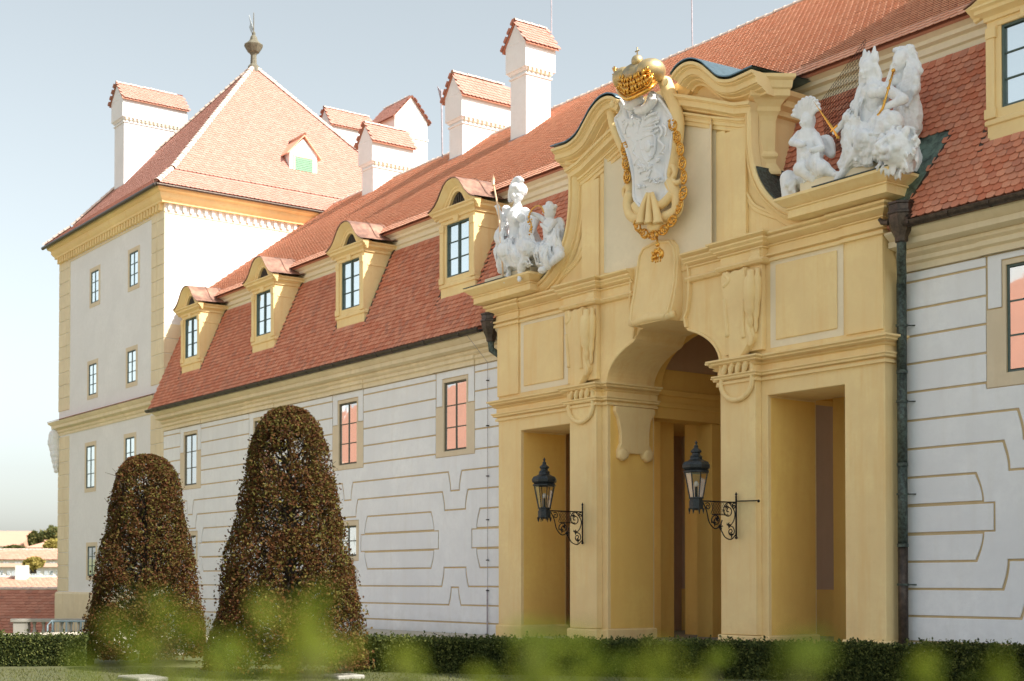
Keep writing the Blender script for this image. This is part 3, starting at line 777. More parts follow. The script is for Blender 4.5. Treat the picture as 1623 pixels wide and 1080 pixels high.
# string course with a small tiled offset
SCP = [(0, 9.02), (.05, 9.02), (.05, 9.14), (.12, 9.20), (.12, 9.30), (.30, 9.38), (.30, 9.52), (.42, 9.62), (.46, 9.70), (0, 9.86)]
obj('string_course', MB().sweep_plan([(TX0, TY1), (TX0, TY0), (-59.1, TY0)], SCP), PLI, tower, smooth=radians(35))
mb = MB()
for i in range(52):
    x = TX0 - .35 + i * .255; mb.box(x, x + .24, TY0 - .5, TY0 + .0, 9.715, 9.735, Matrix.Translation((0, 0, 0)))
for i, v in enumerate(mb.v): mb.v[i] = (v[0], v[1], v[2] + (v[1] - TY0 + .5) * .34 + random.uniform(-.006, .012))
obj('offset_tiles', mb, TIF, tower, kind='stuff')
# cornice with little arcade
TCP = [(0, 18.02), (.05, 18.02), (.05, 18.12), (0, 18.12)]
obj('frieze_band', MB().sweep_plan([(TX0, TY1), (TX0, TY0), (TX1, TY0), (TX1, TY1)], [(0, 17.72), (.03, 17.72), (.03, 17.80), (0, 17.80)]), PLI, tower)
obj('tower_cornice', MB().sweep_plan([(TX0, TY1), (TX0, TY0), (TX1, TY0), (TX1, TY1)], [(0, 18.14), (.22, 18.14), (.22, 18.24), (.30, 18.32), (.36, 18.42), (.36, 18.54), (.50, 18.62), (.54, 18.74), (0, 18.74)]), YEL, tower, smooth=radians(35))
dm = MB().add(*(lambda m: (m.v, m.f))(MB().xz([(-.085, 0), (-.085, .26), (.085, .26), (.085, 0), (.05, -.045), (-.05, -.045)], -.19, 0)))
dme = bpy.data.meshes.new('corbel'); dme.from_pydata(dm.v, [], dm.f); dme.materials.append(YEL)
n = 40
for i in range(n): inst('corbel', dme, tower, Matrix.Translation((TX0 + .2 + (TX1 - TX0 - .4) * i / (n - 1), TY0, 17.88)))
dm2 = bpy.data.meshes.new('corbel'); dm2.from_pydata([(v[0] * .8, v[1] * .55, v[2]) for v in dm.v], [], dm.f); dm2.materials.append(TWH)  # sunny-side corbels in wall white: bleaching by the sun put into the colour
n = 44
for i in range(n): inst('corbel', dm2, tower, Matrix.Translation((TX1, TY0 + .2 + (TY1 - TY0 - .4) * i / (n - 1), 17.88)) @ Matrix.Rotation(pi / 2, 4, 'Z'))
# roof
TCX, TCY, APX = (TX0 + TX1) / 2, (TY0 + TY1) / 2, 27.75
ex0, ex1, ey0, ey1, ez = TX0 - .62, TX1 + .62, TY0 - .62, TY1 + .62, 18.80
mid = .14   # sprocket break near the eaves
def lerp(a, b, t): return a + (b - a) * t
mz = ez + (APX - ez) * mid * .80
fx0, fx1, fy0, fy1 = lerp(ex0, TCX, mid), lerp(ex1, TCX, mid), lerp(ey0, TCY, mid), lerp(ey1, TCY, mid)
A = Vector((TCX, TCY, APX))
c1 = [Vector((ex0, ey0, ez)), Vector((ex1, ey0, ez)), Vector((ex1, ey1, ez)), Vector((ex0, ey1, ez))]
c2 = [Vector((fx0, fy0, mz)), Vector((fx1, fy0, mz)), Vector((fx1, fy1, mz)), Vector((fx0, fy1, mz))]
mb = MB(); dz = Vector((0, 0, -.03))
mb.add([p + dz for p in c1] + [p + dz for p in c2] + [A + dz], [(0, 1, 5, 4), (1, 2, 6, 5), (2, 3, 7, 6), (3, 0, 4, 7), (4, 5, 8), (5, 6, 8), (6, 7, 8), (7, 4, 8), (3, 2, 1, 0)])
obj('roof', mb, TIF, tower)
def tri_tiles(P, Q, T, parent, w=.205, e=.165, mat_=TIT, frac=1.0):
    """tiles on the face with base P-Q and apex T (or trapezoid up to frac)"""
    U = (Q - P).normalized(); base = (Q - P).length; h = (T - P) - U * (T - P).dot(U); H = h.length; tu = (T - P).dot(U)
    def ins(u, v):
        v2 = v + e * .7
        return tu * v2 / H - .02 < u < base - (base - tu) * v2 / H + .02
    tile_plane(P + Vector((0, 0, .02)), U, h, base, H * frac, ins, w, e, mat_, parent)
for i, j in ((0, 1), (1, 2)):
    P, Q, p2, q2 = c1[i], c1[j], c2[i], c2[j]
    # lower sprocketed strip: extend its edges to a virtual apex
    U = (Q - P).normalized(); h = (p2 - P) - U * (p2 - P).dot(U); Hh = h.length; b = (Q - P).length; sh = (p2 - P).dot(U)
    tile_plane(P + Vector((0, 0, .02)), U, h, b, Hh, lambda u, v, sh=sh, Hh=Hh, b=b: sh * v / Hh < u < b - sh * v / Hh, .205, .165, TIT, tower)
    tri_tiles(p2, q2, A, tower)
for i in (0, 1, 2):
    ridge_tiles(c1[i] + Vector((0, 0, .05)), c2[i] + Vector((0, 0, .05)), tower, .34, .14)
    ridge_tiles(c2[i] + Vector((0, 0, .05)), A + Vector((0, 0, .03)), tower, .34, .14)
gt = MB()
gt.tube([(ex0 - .1, ey0 - .05, ez - .06), (ex1 + .02, ey0 - .05, ez - .06)], .085, 8); gt.tube([(ex1 + .05, ey0 - .05, ez - .06), (ex1 + .05, ey1, ez - .06)], .06, 8)
obj('gutter', gt, GUT, tower, smooth=radians(60))
# finial
fn = MB().lathe([(.34, 27.45), (.30, 27.75), (.17, 27.9), (.15, 28.35), (.20, 28.45), (.30, 28.52), (.46, 28.78), (.50, 28.86), (.34, 28.98), (.22, 29.10), (.16, 29.3), (.09, 29.38), (.10, 29.5), (.03, 29.6), (.02, 30.5), (.0, 30.6)], (TCX, TCY, 0), 8)
obj('finial', fn, simple('finial_stone', (0.17, 0.155, 0.11), 0.7, var=.4), tower)
fl = MB().xz([(TCX - .03, 29.75), (TCX - .55, 30.62), (TCX - .38, 30.1), (TCX - .5, 29.95), (TCX - .28, 29.6)], TCY - .01, TCY + .01)
obj('weather_flag', fl, simple('pale_sheet', (0.45, 0.47, 0.46), 0.4, 0.6), tower)
# roof dormer with green shutter, on the sunlit slope (faces +x)
dd = MB(); dx = -60.35; dy0, dy1 = 31.55, 32.65
dd.box(dx - 2.2, dx, dy0 - .18, dy1 + .18, 20.3, 22.05); dd.prism([(dx, dy0 - .18, 22.05), (dx, dy1 + .18, 22.05), (dx, (dy0 + dy1) / 2, 22.75)], (-2.6, 0, 0))
td = obj('tower_dormer', dd, TWH, tower)
rfm = MB(); my = (dy0 + dy1) / 2
for s, yy in ((-1, dy0 - .36), (1, dy1 + .36)):
    rfm.prism([(dx + .12, yy, 21.86), (dx + .12, my, 22.86), (dx - 3.2, my, 22.86), (dx - 2.6, yy, 21.86)], (0, 0, .06))
obj('dormer_roof', rfm, TIU, td)
ridge_tiles((dx + .14, my, 22.93), (dx - 2.9, my, 22.93), td, .3, .08)
sh = MB()
sh.box(dx + .0, dx + .05, dy0, dy0 + .08, 20.95, 21.9); sh.box(dx, dx + .05, dy1 - .08, dy1, 20.95, 21.9); sh.box(dx, dx + .05, dy0 + .08, dy1 - .08, 20.95, 21.03); sh.box(dx, dx + .05, dy0 + .08, dy1 - .08, 21.82, 21.9)
obj('shutter_frame', sh, CRM, td)
for k in range(9):
    zz = 21.05 + k * .086
    obj('slat', MB().prism([(dx + .01, dy0 + .08, zz), (dx + .01, dy1 - .08, zz), (dx + .05, dy1 - .08, zz - .03), (dx + .05, dy0 + .08, zz - .03)], (0, 0, .055)), SHT, td)
ct = chimney(-70.30, -69.0, 26.55, 29.75, 19.6, 26.0, 26.85, tower, zc=25.0, tm=TIT)
chimney(-69.5, -68.4, 38.1, 40.6, 20, 26.75, 27.7, tower, zc=25.2, tm=TIT)
# the back chimney turned across, gable towards the sun
def chim_cross(x0, x1, yf, yb, zb, ze, zr, parent):
    b = MB(); b.box(x0, x1, yf, yb, zb, ze); cy = (yf + yb) / 2
    b.prism([(x1, yf, ze), (x1, yb, ze), (x1, cy, zr)], (x0 - x1, 0, 0)); b.box(x0 - .05, x1 + .05, yf - .05, yb + .05, ze - 1.0, ze - .92)
    ch = obj('chimney', b, TWH, parent)
    for s in (-1, 1):
        ye = cy + s * ((yb - yf) / 2 + .15); zl = ze - .12
        O = Vector((x0 - .1, ye, zl + .02)); V = Vector((0, cy - ye, zr + .04 - zl)); W = x1 - x0 + .2
        tile_plane(O + Vector((0, 0, .02)), (1, 0, 0), V, W, V.length, lambda u, v: u < W, .2, .165, TIT, ch, name='chimney_tile')
        obj('saddle_roof', MB().prism([O, O + Vector((W, 0, 0)), O + Vector((W, 0, 0)) + V, O + V], (0, 0, -.03)), TIF, ch)
    ridge_tiles((x0 - .1, cy, zr + .06), (x1 + .1, cy, zr + .06), ch, .36, .09)
chim_cross(-65.2, -62.6, 38.6, 40.6, 18, 25.75, 26.9, tower)
# carved corner mask under the string course
mk = MB()
cc = Vector((TX0 - .15, TY0 - .15, 0))
for dx_, dz_, r in ((0, 9.0, .34), (-.05, 8.7, .36), (.02, 8.4, .30), (.06, 8.1, .27), (.10, 7.8, .22), (.14, 7.5, .17), (.17, 7.25, .12), (-.3, 8.95, .18), (-.42, 9.1, .12)):
    mk.ball(cc + Vector((dx_, 0, dz_)), (r, r, r * 1.2), 10, 7)
o = obj('corner_carving', mk, STA, tower, smooth=4)
md = o.modifiers.new('remesh', 'REMESH'); md.mode = 'VOXEL'; md.voxel_size = .05; md.use_smooth_shade = True

# ================================================================== ENTRANCE PORTAL
C0 = -26.28
portal = thing('entrance_portal', 'tall ochre baroque entrance portal with arched centre and side openings', 'portal', loc=(C0, 24.8, 0))
def sym(fn):
    for s in (-1, 1): fn(s)
def bx(s, a, b, y0, y1, z0, z1, mb=None):
    mb = mb or MB(); xa, xb = C0 + s * a, C0 + s * b; return mb.box(min(xa, xb), max(xa, xb), y0, y1, z0, z1)
arch = []
for k in range(13):     # right half, outside to centre
    t = (pi / 2) * k / 12 * .70
    arch.append((2.07 * cos(t), 6.75 + 1.08 * sin(t)))
arch = [p for p in arch if p[0] > .98] + [(1.0, 7.70), (.93, 7.76), (.90, 7.84), (.80, 7.98), (.5, 8.02)]
outl = [(-6.93, -.5), (-6.93, 9.2), (6.93, 9.2), (6.93, -.5), (5.85, -.5), (5.85, 5.85), (3.6, 5.85), (3.6, -.5), (2.07, -.5)] + arch + [(-x, z) for x, z in arch[::-1]] + [(-2.07, -.5), (-3.6, -.5), (-3.6, 5.85), (-5.85, 5.85), (-5.85, -.5)]
obj('front_wall', MB().xz([(C0 + x, z) for x, z in outl], 24.0, 25.64), YEL, portal, bevel=.012)
for s in (-1, 1): obj('flank_wall', bx(s, 2.52, 6.928, 25.642, 26.2, 6.9, 9.2), YEL, portal)
ringo = [(2.52 * cos(pi * k / 20), 6.80 + 1.9 * sin(pi * k / 20)) for k in range(21)]; ringi = [(2.17 * cos(pi * k / 20), 6.80 + 1.34 * sin(pi * k / 20)) for k in range(21)]
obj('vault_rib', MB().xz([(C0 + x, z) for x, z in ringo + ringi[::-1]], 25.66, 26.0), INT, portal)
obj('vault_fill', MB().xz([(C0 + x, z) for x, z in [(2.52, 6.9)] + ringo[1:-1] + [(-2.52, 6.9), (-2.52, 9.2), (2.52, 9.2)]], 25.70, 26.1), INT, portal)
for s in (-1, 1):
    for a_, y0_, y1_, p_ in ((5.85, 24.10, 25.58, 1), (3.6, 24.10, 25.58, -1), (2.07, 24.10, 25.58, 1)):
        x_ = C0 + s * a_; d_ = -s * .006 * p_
        obj('bounce_tint_reveal', MB().box(min(x_, x_ + d_), max(x_, x_ + d_), y0_, y1_, .36, 5.80 if a_ > 3 else 6.18), INT, portal)  # thin slabs over the jambs: warm interreflected light put into a deeper ochre
# pilasters, base blocks
for s in (-1, 1):
    obj('pilaster', bx(s, 2.29, 3.40, 23.80, 24.0, .35, 6.28), YEL, portal, bevel=.012)
    obj('corner_pilaster', bx(s, 5.92, 6.932, 23.95, 24.0, 6.9, 9.0), YEL, portal, bevel=.012)
    obj('upper_pilaster', bx(s, 2.36, 3.56, 23.86, 24.0, 6.9, 9.0), YEL, portal, bevel=.012)
    obj('base_block', bx(s, 5.79, 7.0, 23.93, 25.70, -.5, .34), YEL, portal, bevel=.03)
    obj('base_block', MB().prism([(C0 + s * x, y, -.5) for x, y in ((3.66, 23.935), (3.46, 23.935), (3.46, 23.73), (2.23, 23.73), (2.23, 23.93), (2.01, 23.93), (2.01, 25.70), (3.66, 25.70))], (0, 0, .84)), YEL, portal, bevel=.03)
    # side bay: sunk cream field and raised panel
    obj('sunk_field', bx(s, 3.70, 5.84, 23.992, 24.0, 6.92, 8.98), CRM, portal)
    obj('raised_panel', bx(s, 3.88, 5.68, 23.955, 23.992, 7.08, 8.80), YEL, portal, bevel=.02)
    # top of the opening: soffit ledge behind
# impost cornice, along the front and into the centre passage
IMP = [(0.0, 6.2), (0.068, 6.2), (0.068, 6.265), (0.027, 6.275), (0.027, 6.295), (0.121, 6.32), (0.121, 6.36), (0.162, 6.385), (0.162, 6.41), (0.041, 6.43), (0.041, 6.56), (0.095, 6.575), (0.135, 6.61), (0.068, 6.62), (0.189, 6.67), (0.189, 6.7), (0.257, 6.73), (0.257, 6.77), (0.0, 6.8)]
for s in (-1, 1):
    P = [(C0 + s * x, y) for x, y in ((6.93, 24.5), (6.93, 24.0), (3.40, 24.0), (3.40, 23.80), (2.29, 23.80), (2.29, 24.0), (2.07, 24.0), (2.07, 25.72))]
    obj('impost_cornice', MB().sweep_plan(P, IMP, left=(s > 0)), YEL, portal, smooth=radians(30))
# entablature band z 8.95..9.5 following the pilaster projections
ENT = [(0.0, 8.9), (0.081, 8.9), (0.081, 8.97), (0.027, 8.98), (0.027, 9.0), (0.108, 9.03), (0.108, 9.07), (0.027, 9.09), (0.027, 9.24), (0.081, 9.255), (0.081, 9.28), (0.041, 9.29), (0.162, 9.34), (0.243, 9.38), (0.243, 9.43), (0.189, 9.435), (0.297, 9.48), (0.297, 9.53), (0.0, 9.56)]
CAP = [(0.0, 8.86), (0.095, 8.88), (0.149, 8.94), (0.095, 9.0), (0.041, 9.01), (0.041, 9.2), (0.095, 9.22), (0.095, 9.25), (0.041, 9.26), (0.162, 9.32), (0.162, 9.35), (0.23, 9.4), (0.23, 9.44), (0.176, 9.45), (0.297, 9.51), (0.297, 9.55), (0.0, 9.58)]
for s in (-1, 1):
    obj('entablature', MB().sweep_plan([(C0 + s * x, y) for x, y in ((6.93, 24.5), (6.93, 23.95), (5.90, 23.95), (5.90, 24.0), (3.56, 24.0))], ENT, left=(s > 0)), YEL, portal, smooth=radians(30))
    obj('capital', MB().sweep_plan([(C0 + s * x, y) for x, y in ((3.6, 24.02), (3.6, 23.84), (2.34, 23.84), (2.34, 24.0), (.98, 24.0))], CAP, left=(s > 0)), YEL, portal, smooth=radians(30))
# frieze body above
obj('frieze_wall', MB().xz([(C0 + x, z) for x, z in ((-6.93, 9.2), (6.93, 9.2), (6.93, 9.62), (-6.93, 9.62))], 23.97, 26.2), YEL, portal)
# corner cornice: straight, boldly projecting
CC = [(0, 9.30), (.06, 9.31), (.06, 9.36), (.02, 9.37), (.10, 9.42), (.18, 9.50), (.18, 9.55), (.22, 9.56), (.52, 9.60), (.50, 9.61), (.50, 9.78), (.54, 9.79), (.54, 9.82), (.49, 9.83), (.60, 9.89), (.66, 9.95), (.72, 9.99), (.72, 10.05), (0, 10.10)]
for s in (-1, 1):
    obj('corner_cornice', MB().sweep_plan([(C0 + s * x, y) for x, y in ((6.93, 25.3), (6.93, 23.97), (5.62, 23.97), (5.22, 23.97), (5.22, 24.4))], CC, left=(s > 0)), YEL, portal, smooth=radians(30))
    obj('cornice_core', bx(s, 5.22, 6.928, 23.972, 25.3, 9.60, 10.08), YEL, portal)
    st = bx(s, 4.95, 7.0, 23.60, 24.5, 10.05, 10.36)
    if s < 0: st = bx(s, 4.9, 7.1, 23.62, 24.4, 10.05, 10.30)
    obj('statue_plinth', st, CRM, portal, bevel=.015)
# concave sweep from corner to gable
swp = [(5.30, 9.84), (5.05, 9.80), (4.8, 9.84), (4.45, 9.97), (4.10, 10.22), (3.78, 10.56), (3.54, 10.98), (3.42, 11.45), (3.38, 11.9), (3.38, 12.45)]
SP = smooth_path([(x, 0, z) for x, z in swp], 4)
for s in (-1, 1):
    path = [(C0 + s * p.x, p.z) for p in SP]
    prof = [(0, -.02), (.24, -.02), (.28, -.05), (.28, -.12), (.22, -.13), (.22, -.16), (.25, -.18), (.20, -.25), (.12, -.28), (.12, -.31), (.05, -.32), (.05, -.40), (0, -.42)]
    o = obj('swept_cornice', MB().sweep_xz(path, prof, 23.98, flip=(-1 if s > 0 else 1)), YEL, portal, smooth=radians(35))
    # second inner moulding following the curve
    SQ = [(p.x * 1.0, p.z) for p in SP if 4.6 > p.x and p.z > 9.9]
    path2 = [(C0 + s * (x - .62 * min(1, (4.7 - x) / .8)), z - .1) for x, z in SQ if z < 12.25]
    obj('inner_moulding', MB().sweep_xz(path2, [(0, 0), (.05, 0), (.06, -.05), (.03, -.08), (.03, -.14), (0, -.16)], 23.99, flip=(-1 if s > 0 else 1)), YEL, portal, smooth=radians(35))
# gable body
top_g = [(3.38, 12.5), (3.38, 13.0), (3.0, 13.05), (2.4, 13.4), (1.9, 13.85), (1.5, 13.95), (1.1, 13.9)]
body = [(C0 + p.x + .0, p.z - .05) for p in SP] 
right = [(5.7, 9.6)] + [(p.x - .02, p.z - .04) for p in SP if p.z < 12.4][0:] + top_g
poly = [(C0 + x, z) for x, z in right] + [(C0 - x, z) for x, z in right[::-1]]
obj('gable_wall', MB().xz(poly, 24.0, 25.2), YEL, portal)
# deep flank of the gable back to the roof
for s in (-1, 1): obj('gable_flank', bx(s, 2.9, 3.36, 25.2, 29.0, 9.6, 12.9), PNK, portal)
# cream centre field, framed by pilaster strips
obj('centre_field', MB().xz([(C0 + x, z) for x, z in ((-1.98, 9.62), (1.98, 9.62), (1.98, 12.75), (-1.98, 12.75))], 23.975, 24.0), CRM, portal)
for s in (-1, 1):
    obj('gable_pilaster', bx(s, 2.30, 3.02, 23.90, 24.0, 9.62, 12.2), YEL, portal, bevel=.012)
    obj('gable_pilaster', bx(s, 2.0, 2.30, 23.945, 24.0, 9.62, 12.3), YEL, portal, bevel=.012)
    q = MB(); seg = 10     # soft quarter-round reveal beside the field
    pts = [(C0 + s * (1.35 + .63 * sin(pi / 2 * k / seg)), 23.975 - .16 * (1 - cos(pi / 2 * k / seg))) for k in range(seg + 1)]
    vs = [(x, y, z) for z in (9.62, 12.7) for x, y in pts]; n = seg + 1
    q.add(vs, [(i, i + 1, n + i + 1, n + i) for i in range(n - 1)]); obj('curved_reveal', q, CRM, portal, smooth=4)
# raking entablature: architrave, cornice, top swan-neck cornice
for s in (-1, 1):
    fl_ = -1 if s > 0 else 1
    pa = [(C0 + s * x, z) for x, z in ((3.40, 12.62), (2.9, 12.72), (2.0, 13.08), (.75, 13.55))]
    obj('raking_cornice', MB().sweep_xz(pa, [(0, 0), (.38, 0), (.38, -.07), (.33, -.08), (.33, -.10), (.29, -.11), (.29, -.24), (.25, -.25), (.16, -.29), (.16, -.32), (.08, -.35), (0, -.36)], 24.0, flip=fl_), YEL, portal, smooth=radians(16))
    pb = [(C0 + s * x, z) for x, z in ((3.10, 12.34), (2.9, 12.38), (2.0, 12.68), (.75, 13.14))]
    obj('raking_architrave', MB().sweep_xz(pb, [(0, 0), (.20, 0), (.20, -.05), (.15, -.06), (.15, -.09), (.12, -.10), (.12, -.18), (.08, -.19), (.08, -.28), (0, -.30)], 24.0, flip=fl_), YEL, portal, smooth=radians(16))
    tp = [(3.70, 13.22), (3.35, 13.20), (2.98, 13.20), (2.62, 13.32), (2.32, 13.58), (2.05, 13.82), (1.75, 13.98), (1.45, 14.02), (1.18, 13.95), (1.0, 13.82)]
    TP = smooth_path([(x, 0, z) for x, z in tp], 4)
    obj('swan_neck_cornice', MB().sweep_xz([(C0 + s * p.x, p.z) for p in TP], [(-.3, 0), (.60, 0), (.60, -.07), (.53, -.08), (.53, -.11), (.46, -.14), (.46, -.27), (.41, -.28), (.41, -.30), (.28, -.34), (.28, -.37), (.15, -.42), (.15, -.47), (0, -.48), (-.3, -.48)], 24.0, flip=fl_), YEL, portal, smooth=radians(16))
    # volute drum at the inner end
    v = MB(); M_ = Matrix.Rotation(pi / 2, 4, 'X')
    v.lathe([(.21, -.72), (.24, -.69), (.24, .1), (.20, .12)], (C0 + s * .98, 23.98, 13.66), 20, M_); vb = MB().ball((C0 + s * .98, 23.25, 13.66), (.10, .05, .10)); vo_ = obj('volute', v, YEL, portal, smooth=radians(40)); obj('volute_eye', vb, YEL, vo_, smooth=4)
    tail = [(C0 + s * x, z) for x, z in ((1.12, 13.5), (1.15, 13.1), (1.2, 12.6), (1.28, 12.1), (1.32, 11.7))]
    # diagonal corner block with hanging bracket
    R45 = Matrix.Rotation(radians(56 * s), 4, 'Z'); r2 = sqrt(2)
    k = MB(); pr = [(.62, 13.24), (.62, 13.16), (.56, 13.10), (.54, 12.94), (.50, 12.90), (.50, 12.76), (.40, 12.70), (.34, 12.62), (.30, 12.56), (.30, 12.46), (.27, 12.42), (.235, 12.36), (.205, 12.25), (.185, 11.55), (.24, 11.48), (.25, 11.42), (.21, 11.36), (.21, 11.26), (.31, 11.06), (.31, 10.99)]
    cpos = Vector((C0 + s * 3.30, 24.30, 0))
    k.lathe([(r * r2 * .92, z) for r, z in pr], cpos, 4, R45, pi / 4)
    obj('corner_bracket', k, YEL, portal, bevel=.006)
    # cornice returning along the flank to the roof
    RT = [(0, 12.42), (.10, 12.46), (.10, 12.58), (.22, 12.66), (.22, 12.80), (.34, 12.88), (.38, 12.98), (0, 13.02)]
    obj('return_cornice', MB().sweep_plan([(C0 + s * 3.36, 24.1), (C0 + s * 3.36, 27.3)], RT, left=(s < 0)), YEL, portal, smooth=radians(30))
# sheet metal over the gable
tp = [(0, 13.55), (.7, 13.62), (1.0, 13.86), (1.18, 13.99), (1.45, 14.06), (1.75, 14.02), (2.05, 13.86), (2.32, 13.62), (2.62, 13.36), (2.98, 13.24), (3.35, 13.24), (3.72, 13.26)]
TP = smooth_path([(x, 0, z) for x, z in tp], 4); full = [(-p.x, p.z) for p in TP[::-1]] + [(p.x, p.z) for p in TP[1:]]
mb = MB(); n = len(full)
P1 = [Vector((C0 + x, 23.385 if abs(x) > .95 else 23.9, z + .05)) for x, z in full]; P2 = [Vector((C0 + x, 28.6, z + .25)) for x, z in full]; dn = Vector((0, 0, -.03))
mb.add(P1 + P2 + [p + dn for p in P1] + [p + dn for p in P2], [(i, i + 1, n + i + 1, n + i) for i in range(n - 1)] + [(2 * n + i, 3 * n + i, 3 * n + i + 1, 2 * n + i + 1) for i in range(n - 1)] + [(i, 2 * n + i, 2 * n + i + 1, i + 1) for i in range(n - 1)])
obj('gable_roof_sheet', mb, ZNC, portal, smooth=radians(60))
for s in (-1, 1):
    m2 = MB(); P_ = [(C0 + s * (p.x + .01), p.z + .02) for p in SP if p.z < 11.2 and p.x < 5.4]
    V1 = [(x, 23.74, z) for x, z in P_]; V2 = [(x, 25.0, z + .05) for x, z in P_]; n = len(P_)
    m2.add(V1 + V2 + [(x, y, z - .03) for x, y, z in V1], [(i, i + 1, n + i + 1, n + i) for i in range(n - 1)] + [(i, 2 * n + i, 2 * n + i + 1, i + 1) for i in range(n - 1)])
    obj('sweep_flashing', m2, COP, portal)
    fl2 = MB(); a, b = C0 + s * 4.9, C0 + s * 7.66
    fl2.box(min(a, b), max(a, b) , 23.25, 25.4, 10.085, 10.105) if s > 0 else fl2.box(min(a, b), max(a, b), 23.25, 25.4, 10.085, 10.105)
    fl2 = MB(); a, b = C0 + s * 5.6, C0 + s * 7.66; fl2.box(min(a, b), max(a, b), 23.25, 25.4, 10.065, 10.085)
    obj('cornice_flashing', fl2, COP, portal)
# keystone console hanging over the arch
kp = [(-.68, 8.0), (-.80, 8.14), (-.84, 8.5), (-.84, 9.0), (-.80, 9.5), (-.72, 9.85), (-.55, 10.02), (0, 10.10), (.55, 10.02), (.72, 9.85), (.80, 9.5), (.84, 9.0), (.84, 8.5), (.80, 8.14), (.68, 8.0)]
mb = MB(); n = len(kp)
def kdep(z): return .12 + .26 * max(0, min(1, (9.6 - z) / 1.5)) ** 1.5
vs = [(C0 + x, 24.0, z) for x, z in kp] + [(C0 + x, 24.0 - kdep(z), z) for x, z in kp] + [(C0 + x * .9, 24.0 - kdep(z) - .04, z + (.05 if z < 9 else -.05)) for x, z in kp]
mb.add(vs, [(i, (i + 1) % n, n + (i + 1) % n, n + i) for i in range(n)] + [(n + i, n + (i + 1) % n, 2 * n + (i + 1) % n, 2 * n + i) for i in range(n)])
for i in range(n // 2): mb.f.append((2 * n + i, 2 * n + i + 1, 2 * n + n - 2 - i, 2 * n + n - 1 - i) if i < n // 2 - 1 else (2 * n + i, 2 * n + i + 1, 2 * n + n - 1 - i))
mb.f.append(tuple(range(n)))
mb.v = [(C0 + (v[0] - C0) * .94, v[1], v[2]) for v in mb.v]
keyst = obj('keystone', mb, YEL, portal, smooth=radians(50), recalc=True)
er = MB(); er.tube([(C0 + x * .86, 24.0 - kdep(z) - .045, z + (.05 if z < 9 else -.05)) for x, z in kp], .035, 8)
obj('keystone_rim', er, YEL, keyst, smooth=4)
rl = MB()
for s in (-1, 1): rl.tube([(C0 + s * .45, 23.66, 8.06), (C0 + s * .80, 23.70, 8.12)], .09, 10)
rl.tube([(C0 - .7, 23.64, 8.08), (C0, 23.60, 8.12), (C0 + .7, 23.64, 8.08)], .09, 10)
rl.ball((C0, 23.62, 8.14), (.35, .10, .13))
obj('keystone_roll', rl, YEL, keyst, smooth=4)
# rim moulding around the arch
AR = [(C0 + x, z) for x, z in arch]
for s in (-1, 1):
    ap = [(C0 + s * x, z) for x, z in arch[:-2]]
    obj('arch_moulding', MB().sweep_xz([(C0 + s * 2.07, 6.8)] + ap[1:], [(0, .0), (.03, .0), (.045, .03), (.03, .06), (0, .07)], 24.0, flip=-1 if s > 0 else 1), YEL, portal, smooth=radians(35))
    # flank frame of the keystone
    e = [(C0 + s * x, z) for x, z in ((.98, 7.78), (.92, 8.02), (1.02, 8.2), (1.08, 8.6), (1.08, 9.1), (1.0, 9.5))]
    obj('keystone_frame', MB().sweep_xz(e, [(0, -.03), (.10, -.03), (.12, 0), (.10, .03), (0, .03)], 24.0), YEL, portal, smooth=radians(35))
